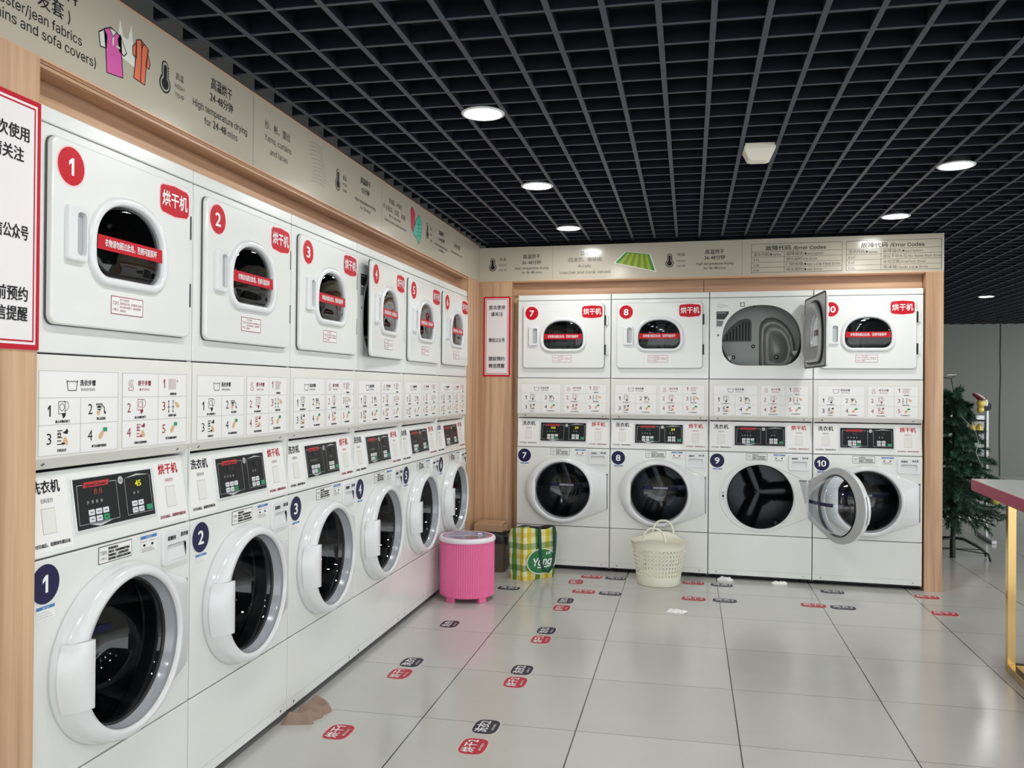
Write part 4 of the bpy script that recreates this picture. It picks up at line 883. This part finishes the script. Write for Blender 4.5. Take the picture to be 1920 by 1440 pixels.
m = MB(); m.tube([(0.066, 0, 0.02), (0.10, 0.01, 0.018), (0.125, 0.005, 0.022), (0.16, 0.01, 0.02), (0.3, 0.02, 0.05)], 0.004, 'detector_white', 6); m.build('cable', root)

for y, z, x0, lab in ((-1.395, 2.452, 0.985, 'thin white strip above the ceiling grid, the nearer of two beside the left lights'), (-1.245, 2.446, 1.045, 'thin white strip above the ceiling grid, the farther of two beside the left lights')):
    m = MB(); m.box((x0, y-0.02, z-0.006), (x0+0.20, y+0.02, z+0.006), 'detector_white', 0.002); m.tube([(x0+0.1, y, z), (x0+0.1, y, 2.951)], 0.003, 'stand_black', 6); tag(m.build('cable_tray'), lab, 'cable tray')

# ------------------------------------------------------------------ floor decals
def decal(kind, num, x, y, rot, L_, H_, label):
    m = MB(); P = Plane((0, 0, 0), (1, 0, 0), (0, 1, 0)); a, b = L_/2, H_/2
    sh = []
    for k in range(40):
        t = 2*pi*k/40; c_, s_ = cos(t), sin(t); e = 2/3.4; sh.append((a*math.copysign(abs(c_)**e, c_), b*math.copysign(abs(s_)**e, s_)))
    m.loops([[P.at(p, q, 0) for p, q in sh], [P.at(p, q, 0.0008) for p, q in sh]], 'floor_edge' if kind == 'r' else 'floor_edge_pale', False)
    m.poly(P, sh, 'floor_edge' if kind == 'r' else 'floor_edge_pale', 0.0008); m.poly(P, [(p*0.94, q*0.92) for p, q in sh], 'floor_red' if kind == 'r' else 'floor_dark', 0.0012)
    m.text(P, ('烘干' if kind == 'r' else '洗衣')+str(num), 0, b*0.20, H_*0.50, 'ink_white', 0.0016, width=L_*0.74, bold=0.02)
    m.text(P, 'DRYING' if kind == 'r' else 'WASHING', 0, -b*0.55, H_*0.15, 'ink_white', 0.0016, width=L_*0.42)
    o = m.build('floor_decal'); o.location = (x, y, 0.0002); o.rotation_euler.z = rot
    tag(o, label, 'floor sticker', 'queue stickers on the floor')
LR = pi/2; SZ = (0.148, 0.105)
decal('r', 1, 0.251, -2.131, LR, *SZ, 'red 烘干1 floor sticker just in front of the brown cloth')
decal('b', 2, 0.783, -1.959, LR, *SZ, 'dark 洗衣2 floor sticker in the second lane, nearest the camera')
decal('r', 2, 0.779, -2.145, LR, *SZ, 'red 烘干2 floor sticker nearest the bottom of the picture')
decal('b', 1, 0.258, -1.279, LR, *SZ, 'dark 洗衣1 floor sticker in the left lane, paired with a red one')
decal('r', 1, 0.258, -1.448, LR, *SZ, 'red 烘干1 floor sticker in the left lane below a dark one')
decal('b', 2, 0.790, -1.271, LR, *SZ, 'dark 洗衣2 floor sticker second from the camera in the middle lane')
decal('r', 2, 0.793, -1.441, LR, *SZ, 'red 烘干2 floor sticker second from the camera in the middle lane')
decal('b', 1, 0.254, -0.600, LR, *SZ, 'dark 洗衣1 floor sticker alone in front of the pink tub')
decal('b', 2, 0.795, -0.604, LR, *SZ, 'dark 洗衣2 floor sticker third from the camera in the middle lane')
decal('r', 2, 0.794, -0.774, LR, *SZ, 'red 烘干2 floor sticker third from the camera in the middle lane')
decal('b', 2, 0.803, 0.070, LR, *SZ, 'dark 洗衣2 floor sticker facing left, nearest the checked bag')
decal('r', 2, 0.805, -0.108, LR, *SZ, 'red 烘干2 floor sticker facing left, fourth from the camera')
decal('r', 1, 0.798, 0.600, LR, *SZ, 'red 烘干1 floor sticker facing left, right of the checked bag')
SB = (0.155, 0.112)
decal('b', 2, 0.395, 0.313, BA, *SB, 'dark floor sticker between the pink tub and the checked bag')
decal('r', 1, 0.885, 0.780, BA, *SB, 'red 烘干1 floor sticker in front of machine 7')
decal('b', 1, 1.052, 0.771, BA, *SB, 'dark 洗衣1 floor sticker left of the cream basket')
decal('r', 2, 0.883, 0.335, BA, *SB, 'red 烘干2 floor sticker in front of machine 7, outer row')
decal('b', 2, 1.055, 0.318, BA, *SB, 'dark 洗衣2 floor sticker left of the basket, outer row')
decal('r', 1, 1.575, 0.757, BA, *SB, 'red 烘干1 floor sticker just right of the cream basket')
decal('b', 1, 1.760, 0.736, BA, *SB, 'dark 洗衣1 floor sticker in front of machine 9 by the white lint')
decal('r', 2, 1.575, 0.306, BA, *SB, 'red 烘干2 floor sticker right of the basket, outer row')
decal('b', 2, 1.763, 0.302, BA, *SB, 'dark 洗衣2 floor sticker in front of machine 9, outer row')
decal('b', 1, 2.458, 0.708, BA, *SB, 'dark 洗衣1 floor sticker in front of machine 10')
decal('r', 2, 2.287, 0.309, BA, *SB, 'red 烘干2 floor sticker in front of machine 10, outer row')
decal('b', 2, 2.455, 0.294, BA, *SB, 'dark 洗衣2 floor sticker in front of machine 10, outer row')
decal('r', 1, 3.025, 0.701, BA, *SB, 'red 烘干1 floor sticker nearest the right wooden post')
decal('r', 2, 3.019, 0.285, BA, *SB, 'red 烘干2 floor sticker farthest right')

# ------------------------------------------------------------------ things on the floor
# pink ribbed tub
root = empty('laundry_tub', (0.195, 0.0, 0.0), 0, 'pink ribbed round tub with white rim standing in front of machine 5', 'laundry tub')
m = MB(); n = 216; L = []
for z, r, rb in ((0.030, 0.150, 0), (0.030, 0.164, 0), (0.036, 0.1695, 0.3), (0.045, 0.1705, 1), (0.350, 0.1705, 1), (0.356, 0.1705, 0.2), (0.366, 0.1705, 0)):
    L.append([((r-0.0042*rb*(0.5+0.5*cos(k*pi/1.5)))*cos(2*pi*k/n), (r-0.0042*rb*(0.5+0.5*cos(k*pi/1.5)))*sin(2*pi*k/n), z) for k in range(n)])
m.loops(L, 'tub_pink', False, cap0=True); m.build('tub_body', root)
m = MB(); m.lathe([(0.1705, 0.362), (0.1745, 0.365), (0.176, 0.372), (0.174, 0.382), (0.168, 0.389), (0.158, 0.391), (0.152, 0.388)], 'tub_white', 72); m.build('rim', root)
m = MB(); m.lathe([(0.154, 0.389), (0.147, 0.391), (0.142, 0.388)], 'tub_pink_dark', 72); m.lathe([(0.143, 0.389), (0.142, 0.34), (0.138, 0.30), (0.0, 0.295)], 'basin_lilac', 72); m.build('inner_basin', root)
m = MB(); m.lathe([(0.1425, 0.388), (0.138, 0.392), (0.120, 0.390), (0.115, 0.384), (0.0, 0.386)], 'lid_clear', 72); m.build('lid', root)
m = MB(); m.box((0.052, 0.052, 0.386), (0.080, 0.060, 0.397), 'tub_white', 0.002); m.build('lid_latch', root)
for a in (-118, -38, 55, 145):
    a = radians(a); m = MB(); m.box((-0.026, -0.010, 0.0), (0.026, 0.018, 0.036), 'tub_pink', 0.003); o = m.build('foot', root); o.location = (0.150*cos(a), 0.150*sin(a), 0); o.rotation_euler.z = a+pi/2

# waste bin in the corner with a carton on it
root = empty('waste_bin', (0.166, 0.865, 0.0), 0, 'dark brown waste bin with a black liner in the corner behind the pink tub', 'bin')
m = MB(); L = [[(a*k, b*k, z) for a, b in rounded(-0.118, -0.108, 0.118, 0.108, 0.03, 4)] for k, z in ((0.84, 0.0), (0.85, 0.006), (1.0, 0.258), (1.03, 0.262), (0.97, 0.262), (0.84, 0.02))]
m.loops(L, 'bin_brown', False, cap0=True); m.build('bin_body', root)
m = MB(); L = []
for i, (k, z) in enumerate(((1.035, 0.205), (1.05, 0.25), (1.04, 0.268), (0.96, 0.270), (0.88, 0.22), (0.80, 0.10))):
    L.append([(a*k*(1+0.018*sin(j*2.3+i)), b*k*(1+0.018*cos(j*1.9+i)), z+0.010*sin(j*1.7+i*0.8)) for j, (a, b) in enumerate(rounded(-0.118, -0.108, 0.118, 0.108, 0.03, 4))])
m.loops(L, 'bag_black', True, cap1=False); m.build('liner', root)
root = empty('carton', (0.150, 0.850, 0.2835), -0.10, 'brown cardboard carton lying on the corner waste bin', 'box')
m = MB(); m.box((-0.105, -0.07, 0.0), (0.105, 0.07, 0.044), 'carton', 0.002); m.build('carton_body', root)
m = MB(); m.add([(-0.104, -0.069, 0.0445), (0.104, -0.069, 0.0445), (0.092, 0.066, 0.060), (-0.092, 0.066, 0.060), (-0.104, -0.069, 0.0475), (0.104, -0.069, 0.0475), (0.092, 0.066, 0.063), (-0.092, 0.066, 0.063)], [(3, 2, 1, 0), (4, 5, 6, 7), (0, 1, 5, 4), (1, 2, 6, 5), (2, 3, 7, 6), (3, 0, 4, 7)], 'carton'); m.rect(Plane((0, -0.003, 0.0545), (1, 0, 0), (0, 0.135, 0.0155)), -0.02, -0.004, 0.03, 0.004, 'ink_grey', 0.0015); m.build('flap', root)

# checked shopping bag
root = empty('shopping_bag', (0, 0, 0), 0, 'yellow and green checked shopping bag standing in front of machine 7', 'bag')
A, B, C_, D = Vector((0.448, 0.538)), Vector((0.632, 0.735)), Vector((0.522, 0.812)), Vector((0.336, 0.600))
cen = (A+B+C_+D)/4; per = []
def seg(p, q, n, bul):
    nn = Vector(((q-p).y, -(q-p).x)).normalized()
    for k in range(n):
        t = k/n; per.append((p.lerp(q, t), nn*bul*sin(pi*t)))
seg(A, B, 14, 0.012); seg(B, C_, 8, -0.012); seg(C_, D, 14, 0.006); seg(D, A, 8, -0.008)
np_ = len(per); L = []; zs = [0.0, 0.006, 0.03, 0.08, 0.14, 0.20, 0.26, 0.31, 0.345]
for i, z in enumerate(zs):
    t = z/0.345; row = []
    for k, (p, b) in enumerate(per):
        q = p+b*(1.2*sin(pi*min(1, t*0.9+0.1))); sc = 0.96+0.05*sin(pi*t*0.8)-0.02*t; q = cen+(q-cen)*sc
        w = 0.004*sin(k*1.3+i*0.9)+0.003*sin(k*0.7-i*1.7)
        d = (q-cen).normalized(); q = q+d*w*(0.3 if i < 2 else 1); row.append((q.x, q.y, z if i < len(zs)-1 else z+0.010*sin(k*0.45+0.6)+(0.012 if k < 3 or k > 36 else 0)))
    L.append(row)
m = MB(); m.loops(L, 'bag_check', True, cap0=True); bagob = m.build('bag_body', root)
uvl = bagob.data.uv_layers.new(name='UVMap')
for p in bagob.data.polygons:
    ids = [v_ for v_ in p.vertices]
    ks = [i % np_ for i in ids]; wrap = max(ks)-min(ks) > np_/2
    for li, vi in zip(p.loop_indices, ids):
        k = vi % np_; kk = k+np_ if (wrap and k < np_/2) else k
        uvl.data[li].uv = (kk*0.0187, bagob.data.vertices[vi].co.z)
m = MB(); ins = [(cen.x+(x-cen.x)*0.97, cen.y+(y-cen.y)*0.97, z-0.002) for x, y, z in L[-1]]; low = [(cen.x+(x-cen.x)*0.93, cen.y+(y-cen.y)*0.93, 0.31+0.012*sin(k*1.1)) for k, (x, y, z) in enumerate(L[-1])]
m.loops([L[-1], ins, low], 'bag_black', True, cap1=True); m.build('dark_contents', root)
tdir = (B-A).normalized(); nn = Vector((tdir.y, -tdir.x)); Pg = Plane((A.x+nn.x*0.020, A.y+nn.y*0.020, 0), (tdir.x, tdir.y, 0), (0, 0, 1))
m = MB(); c0, cz_ = 0.139, 0.124
m.poly(Pg, [(c0+0.126*cos(t*pi/24), cz_+0.088*sin(t*pi/24)) for t in range(48)], 'shirt_white', 0.0); m.poly(Pg, [(c0+0.118*cos(t*pi/24), cz_+0.081*sin(t*pi/24)) for t in range(48)], 'logo_green', 0.0006)
m.text(Pg, 'Yong', c0+0.006, cz_+0.002, 0.082, 'ink_white', 0.0012, width=0.165, bold=0.02, shear=0.22); m.text(Pg, '永辉', c0+0.055, cz_+0.050, 0.022, 'ink_white', 0.0012, bold=0.01); m.rect(Pg, c0-0.035, cz_-0.045, c0+0.045, cz_-0.037, 'ink_white', 0.0012)
m.build('logo', root)
def strap(P, pts, w, th, name):
    m = MB(); m.line(P, pts, w, 'strap_green', th); m.line(P, list(reversed(pts)), w, 'strap_green', 0.0); m.line(Plane(P.o, P.r, P.u), pts, w*0.98, 'strap_green', th*0.5); m.build(name, root)
strap(Pg, [(0.118, 0.345), (0.120, 0.30), (0.124, 0.22), (0.130, 0.15), (0.142, 0.09), (0.165, 0.055), (0.198, 0.048), (0.225, 0.075), (0.243, 0.14), (0.252, 0.22), (0.254, 0.30), (0.246, 0.342), (0.236, 0.345)], 0.022, 0.006, 'strap')

# cream basket with round holes
root = empty('laundry_basket', (1.345, 0.700, 0.0), 0, 'cream plastic laundry basket with round holes and two loop handles', 'basket')
NB = 44; HA = radians(-98)
def rb(z): return 0.140+0.046*(z/0.30)
def wallp(k, z): a = 2*pi*k/NB; r = rb(z); return (r*cos(a), r*sin(a), z)
m = MB(); z0, z1, rows = 0.060, 0.246, 7; dz = (z1-z0)/rows
def skin(mb, off):
    for k in range(NB):
        for rw in range(rows):
            zc = z0+dz*(rw+0.5); ring = []; outer = []
            for j in range(12):
                t = 2*pi*j/12; ring.append((k+0.5+0.37*cos(t), zc+0.37*dz*sin(t)))
            for j in range(12):
                t = 2*pi*j/12; c_, s_ = cos(t), sin(t); q = max(abs(c_), abs(s_)); outer.append((k+0.5+0.5*c_/q, zc+0.5*dz*s_/q))
            def p3(q):
                a = 2*pi*q[0]/NB; r = rb(q[1])-off; return (r*cos(a), r*sin(a), q[1])
            vs = [p3(q) for q in outer+ring]; mb.add(vs, [(j, (j+1) % 12, 12+(j+1) % 12, 12+j) for j in range(12)], 'cream', False)
            if off == 0:
                vs = [p3(q) for q in ring]
                for q in ring: a = 2*pi*q[0]/NB; r = rb(q[1])-0.003; vs.append((r*cos(a), r*sin(a), q[1]))
                mb.add(vs, [(j, (j+1) % 12, 12+(j+1) % 12, 12+j) for j in range(12)], 'cream', False)
skin(m, 0.0); skin(m, 0.003)
NN = 88
def rimz(a): return 0.288+0.030*max(0.0, cos(2*(a-HA)))
def circ(r, z): return [(r*cos(2*pi*k/NN), r*sin(2*pi*k/NN), z) for k in range(NN)]
m.loops([circ(0.0, 0.004), circ(0.134, 0.004), circ(0.138, 0.0), circ(0.1425, 0.004), circ(rb(z0), z0)], 'cream', True); m.loops([circ(rb(z0)-0.003, z0), circ(0.135, 0.008), circ(0.0, 0.008)], 'cream', True)
top = []; top2 = []; top3 = []
for k in range(NN):
    a = 2*pi*k/NN; z = rimz(a); r = rb(z); top.append((r*cos(a), r*sin(a), z)); top2.append(((r+0.006)*cos(a), (r+0.006)*sin(a), z+0.002)); top3.append(((r-0.004)*cos(a), (r-0.004)*sin(a), z+0.002))
m.loops([circ(rb(z1), z1), top, top2, top3, circ(rb(z1)-0.003, z1)], 'cream', True); m.build('basket_body', root)
for a0 in (HA, HA+pi):
    m = MB(); pts = []
    for k in range(13):
        t = -1+2*k/12; a = a0+t*0.40; r = rb(0.30)+0.002; z = rimz(a)+0.006+0.075*sqrt(max(0, 1-abs(t)**2.4)); pts.append((r*cos(a), r*sin(a), z-0.004))
    m.tube(pts, 0.0075, 'cream', 8); m.build('handle', root)

# brown cloth
m = MB(); NX, NY = 40, 18; CQ = (Vector((0.010, -2.118)), Vector((0.112, -2.090)), Vector((0.140, -1.935)), Vector((0.030, -1.815)))
def clothp(i, j, top):
    s_, t = i/NX, j/NY; a, b_ = CQ[0].lerp(CQ[3], s_), CQ[1].lerp(CQ[2], s_); p = a.lerp(b_, t); e = min(1.0, 7*min(s_, 1-s_)); f = min(1.0, 5*min(t, 1-t))
    p = p+(b_-a).normalized()*0.010*sin(s_*15+0.6)*(t-0.3)*(1.3-s_)
    fold = 0.5+0.5*sin(s_*17-t*2.6+0.6*sin(t*5)); h = (0.016+0.020*fold**1.6*(1.25-0.9*s_)+0.012*s_+0.006*sin(t*7+s_*9)*(1-s_))*(sin(e*pi/2)**0.6)*(sin(f*pi/2)**0.7)
    return (max(p.x, 0.006), p.y, max(0.0015, h) if top else 0.0)
rowsT = [[clothp(i, j, True) for j in range(NY+1)] for i in range(NX+1)]; rowsB = [[clothp(i, j, False) for j in range(NY, -1, -1)] for i in range(NX+1)]
m.loops([a+b for a, b in zip(rowsT, rowsB)], 'sock_brown', True, cap0=True, cap1=True); o = m.build('cloth'); tag(o, 'crumpled brown cloth on the floor against the front of machine 2', 'cloth')
# tissue and lint
def crumple(name, x, y, sx, sy, hgt, rot, seed, label, cat, group=None):
    rnd = random.Random(seed); nx, ny = 12, 9; H = [[rnd.random() for _ in range(ny+1)] for _ in range(nx+1)]; E1 = [1-0.28*rnd.random() for _ in range(40)]
    def P_(i, j, top):
        s, t = -1+2*i/nx, -1+2*j/ny; e = E1[(i*3+j) % 40] if i in (0, nx) or j in (0, ny) else 1
        c_, q = s*sx*e, t*sy*e; z = hgt*(0.25+0.75*H[i][j])*(1-0.8*max(abs(s), abs(t))**3) if top else 0.0
        return (c_*cos(rot)-q*sin(rot), c_*sin(rot)+q*cos(rot), z+(0.001 if top else 0))
    m = MB(); T = [[P_(i, j, True) for j in range(ny+1)] for i in range(nx+1)]; Bt = [[P_(i, j, False) for j in range(ny, -1, -1)] for i in range(nx+1)]
    m.loops([a+b for a, b in zip(T, Bt)], 'tissue', False, cap0=True, cap1=True); o = m.build(name); o.location = (x, y, 0); tag(o, label, cat, group)
crumple('tissue', 1.477, -0.035, 0.062, 0.040, 0.012, -0.25, 3, 'crumpled white tissue lying on a floor tile in front of the basket', 'tissue')
crumple('lint_clump', 1.790, 0.895, 0.055, 0.030, 0.026, -0.5, 5, 'white lint clump on the floor between machines 8 and 9', 'lint', 'white lint by the machines')
crumple('lint_clump', 2.145, 0.872, 0.055, 0.026, 0.020, 0.1, 8, 'white lint clump on the floor in front of machine 9', 'lint', 'white lint by the machines')

# ------------------------------------------------------------------ table at right
root = empty('table', (2.89, -0.62, 0.0), radians(-3.2), 'white table with dark red edge and gold metal frame at right', 'table')
m = MB(); m.box((0.0, -1.9, 0.826), (1.5, 0.0, 0.880), 'table_edge', 0.003); m.box((0.002, -1.898, 0.8795), (1.498, -0.002, 0.8825), 'table_top', 0.001); m.build('tabletop', root)
for x in (0.118, 1.35):
    for y in (-0.130, -1.77): m = MB(); m.box((x, y-0.036, 0.0), (x+0.036, y, 0.826), 'gold', 0.002); m.build('leg', root)
for x in (0.118, 1.35): m = MB(); m.box((x+0.001, -1.734, 0.004), (x+0.035, -0.166, 0.038), 'gold', 0.002); m.build('floor_rail', root); m = MB(); m.box((x+0.001, -1.734, 0.785), (x+0.035, -0.166, 0.8255), 'gold', 0.002); m.build('upper_rail', root)
for y in (-0.130, -1.77): m = MB(); m.box((0.154, y-0.035, 0.004), (1.35, y-0.001, 0.038), 'gold', 0.002); m.build('floor_rail', root); m = MB(); m.box((0.154, y-0.035, 0.785), (1.35, y-0.001, 0.8255), 'gold', 0.002); m.build('upper_rail', root)

# ------------------------------------------------------------------ sign stand and Christmas tree
root = empty('sign_stand', (3.80, 3.15, 0.0), radians(-4), 'white framed display board on a stand behind the Christmas tree', 'display board')
m = MB()
for x in (-0.325, 0.325): m.box((x-0.010, -0.012, 0.0), (x+0.010, 0.012, 1.17), 'alu', 0.003); m.box((x-0.02, -0.25, 0.0), (x+0.02, 0.25, 0.03), 'alu', 0.004)
m.box((-0.30, -0.015, 1.06), (0.30, 0.015, 1.10), 'alu', 0.003); m.build('frame', root)
for x in (-0.325, 0.325): m = MB(); q = rounded(-0.036, 0.0, 0.030, 0.075, 0.028, 5); plate(m, q, [], -0.022, 0.044, 'stand_black', 0.003, back=True); o = m.build('corner_cap', root); o.location = (x, 0, 1.14)
m = MB(); m.box((-0.314, -0.010, 0.24), (0.314, 0.010, 1.06), 'stand_black', 0.002); m.box((-0.298, -0.0125, 0.256), (0.298, -0.009, 1.044), 'sign_white'); m.build('panel', root)
m = MB(); m.box((-0.33, -0.012, 0.16), (0.33, 0.012, 0.20), 'alu', 0.003); m.build('lower_rail', root)

TX, TY = 3.583, 2.165
root = empty('christmas_tree', (TX, TY, 0.0), 0, 'artificial green Christmas tree standing behind the right wooden post', 'Christmas tree')
m = MB(); m.tube([(0, 0, 0.0), (0, 0, 0.5), (0.005, 0, 1.0), (0.0, 0, 1.32)], [0.018, 0.017, 0.014, 0.006], 'trunk', 10); m.build('trunk', root)
rnd = random.Random(11); mF = MB(); nv, nf = [], []; dv, df = [], []
def needle_branch(p0, p1, sag, dens, nl):
    pts = []; p0, p1 = Vector(p0), Vector(p1)
    for k in range(7): t = k/6; p = p0.lerp(p1, t); p.z += -sag*t*t; pts.append(p)
    mF.tube(pts, [0.005, 0.0045, 0.004, 0.0035, 0.003, 0.0025, 0.002], 'trunk', 5, False)
    for k in range(dens):
        t = 0.12+0.88*rnd.random(); i = min(5, int(t*6)); f = t*6-i; p = pts[i].lerp(pts[i+1], f); d = (pts[i+1]-pts[i]).normalized()
        a = d.orthogonal().normalized(); b = d.cross(a); ph = rnd.random()*2*pi; out = (a*cos(ph)+b*sin(ph)); dr = (out*(0.75+0.3*rnd.random())+d*(0.45+0.4*rnd.random())).normalized(); ln = nl*(0.7+0.5*rnd.random()); w = d.cross(dr).normalized()*0.0030
        V, F = (nv, nf) if rnd.random() < 0.62 else (dv, df); bi = len(V); e = p+dr*ln
        V += [p-w, p+w, e+w*0.3, e-w*0.3]; F.append((bi, bi+1, bi+2, bi+3))
for z in [0.36+0.048*k for k in range(20)]:
    q = (z-0.36)/0.95; R_ = 0.37*(1-q)**0.85+0.075; nb = 8 if q < 0.75 else 6; ph = rnd.random()*6
    for k in range(nb):
        a = ph+2*pi*k/nb+rnd.uniform(-0.3, 0.3); r = R_*rnd.uniform(0.72, 1.05); up = rnd.uniform(-0.02, 0.10); sag = rnd.uniform(0.03, 0.16)*(1-q*0.6)
        tip = (r*cos(a), r*sin(a), z+up); needle_branch((0, 0, z), tip, sag, 210, 0.038)
        for s_ in (-1, 1):
            if rnd.random() < 0.75:
                t = rnd.uniform(0.4, 0.65); b = Vector((tip[0]*t, tip[1]*t, z+up*t-sag*t*t)); a2 = a+s_*rnd.uniform(0.5, 0.9); needle_branch(b, (b.x+0.42*r*cos(a2), b.y+0.42*r*sin(a2), b.z+rnd.uniform(-0.05, 0.02)), 0.03, 100, 0.034)
for a, r, z0_, dz_ in ((-0.35, 0.27, 0.50, -0.30), (0.1, 0.34, 0.44, -0.14), (-0.75, 0.18, 0.44, -0.22), (-1.2, 0.05, 0.42, -0.22), (1.2, 0.04, 0.42, -0.2), (2.6, 0.22, 0.45, -0.24), (-2.0, 0.2, 0.46, -0.2)):
    needle_branch((0, 0, z0_), (r*cos(a), r*sin(a), z0_+dz_*0.6), -dz_*0.4, 230, 0.034)
mF.add(nv, nf, 'needle'); mF.add(dv, df, 'needle_dark'); mF.build('foliage', root)
for a in (-0.55, 0.25, pi-0.5, pi+0.35, ):
    m = MB(); m.tube([(0.015*cos(a), 0.015*sin(a), 0.155), (0.08*cos(a), 0.08*sin(a), 0.15), (0.19*cos(a), 0.19*sin(a), 0.10), (0.255*cos(a), 0.255*sin(a), 0.055), (0.27*cos(a), 0.27*sin(a), 0.006)], 0.0095, 'stand_black', 8); m.tube([(0.017*cos(a), 0.017*sin(a), 0.07), (0.24*cos(a), 0.24*sin(a), 0.06)], 0.004, 'stand_black', 6); m.build('stand_leg', root)
m = MB(); m.tube([(0, 0, 0.0), (0, 0, 0.17)], 0.023, 'stand_black', 12); m.build('stand_socket', root)
m = MB(); m.tube([(0.0, 0, 1.31), (-0.012, 0, 1.37), (-0.02, 0, 1.41), (-0.07, 0, 1.418), (-0.11, 0.0, 1.42)], 0.004, 'stand_black', 6); m.tube([(-0.02, 0, 1.41), (0.015, 0, 1.438)], 0.003, 'stand_black', 6); m.tube([(0.018, 0, 1.440), (-0.05, 0.0, 1.438)], 0.0045, 'ink_white', 6); m.build('top_wire', root)
m = MB(); m.tube([(0.0, -0.20, 1.12), (0.05, -0.22, 1.05), (0.09, -0.24, 1.0), (0.10, -0.26, 0.93), (0.08, -0.28, 0.85), (0.10, -0.30, 0.78), (0.12, -0.31, 0.74)], 0.0035, 'wire', 6); m.build('light_cable', root)
def ball(m, c, r, mt_, sz=1.0):
    m.lathe([(r*sin(pi*k/10)+1e-5, -r*sz*cos(pi*k/10)) for k in range(11)], mt_, 20, c)
root = empty('ornament', (TX+0.163, TY-0.10, 1.17), 0, 'gold ornament with striped cap near the top of the tree', 'ornament')
m = MB(); ball(m, (0, 0, 0.0), 0.026, 'ornament_gold', 1.1); ball(m, (0.004, 0, 0.048), 0.031, 'ornament_gold', 1.2); m.build('body', root)
m = MB(); m.tube([(0.012, 0, 0.075), (-0.004, 0, 0.095), (-0.03, 0.0, 0.112), (-0.055, 0, 0.118)], [0.030, 0.026, 0.020, 0.010], 'candy', 14); m.build('cap', root)
m = MB(); m.tube([(0.038, 0.0, 0.03), (0.042, 0, 0.05), (0.036, 0.0, 0.075)], 0.013, 'ink_white', 10); m.build('scarf', root)
root = empty('ornament', (TX+0.125, TY-0.12, 1.03), 0, 'pair of small gold bells hanging on the tree, below the striped cap ornament', 'ornament')
for dx in (-0.025, 0.025):
    m = MB(); m.lathe([(0.0, 0.032), (0.012, 0.028), (0.022, 0.010), (0.027, -0.012), (0.031, -0.020), (0.0, -0.018)], 'ornament_gold', 18, (dx, 0, 0)); m.lathe([(0.0, 0.040), (0.004, 0.036), (0.002, 0.030)], 'ornament_gold', 8, (dx, 0, 0)); m.build('bell', root)
root = empty('ornament', (TX+0.265, TY-0.13, 0.475), 0, 'gold ball ornament low on the right side of the tree, under the table edge', 'ornament')
m = MB(); ball(m, (0, 0, 0), 0.034, 'ornament_gold'); m.build('ball', root); m = MB(); m.lathe([(0.009, 0.030), (0.009, 0.042), (0.003, 0.046), (0.0, 0.047)], 'chrome', 10); m.tube([(0, 0, 0.045), (0, 0, 0.075)], 0.0012, 'wire', 5); m.build('cap', root)
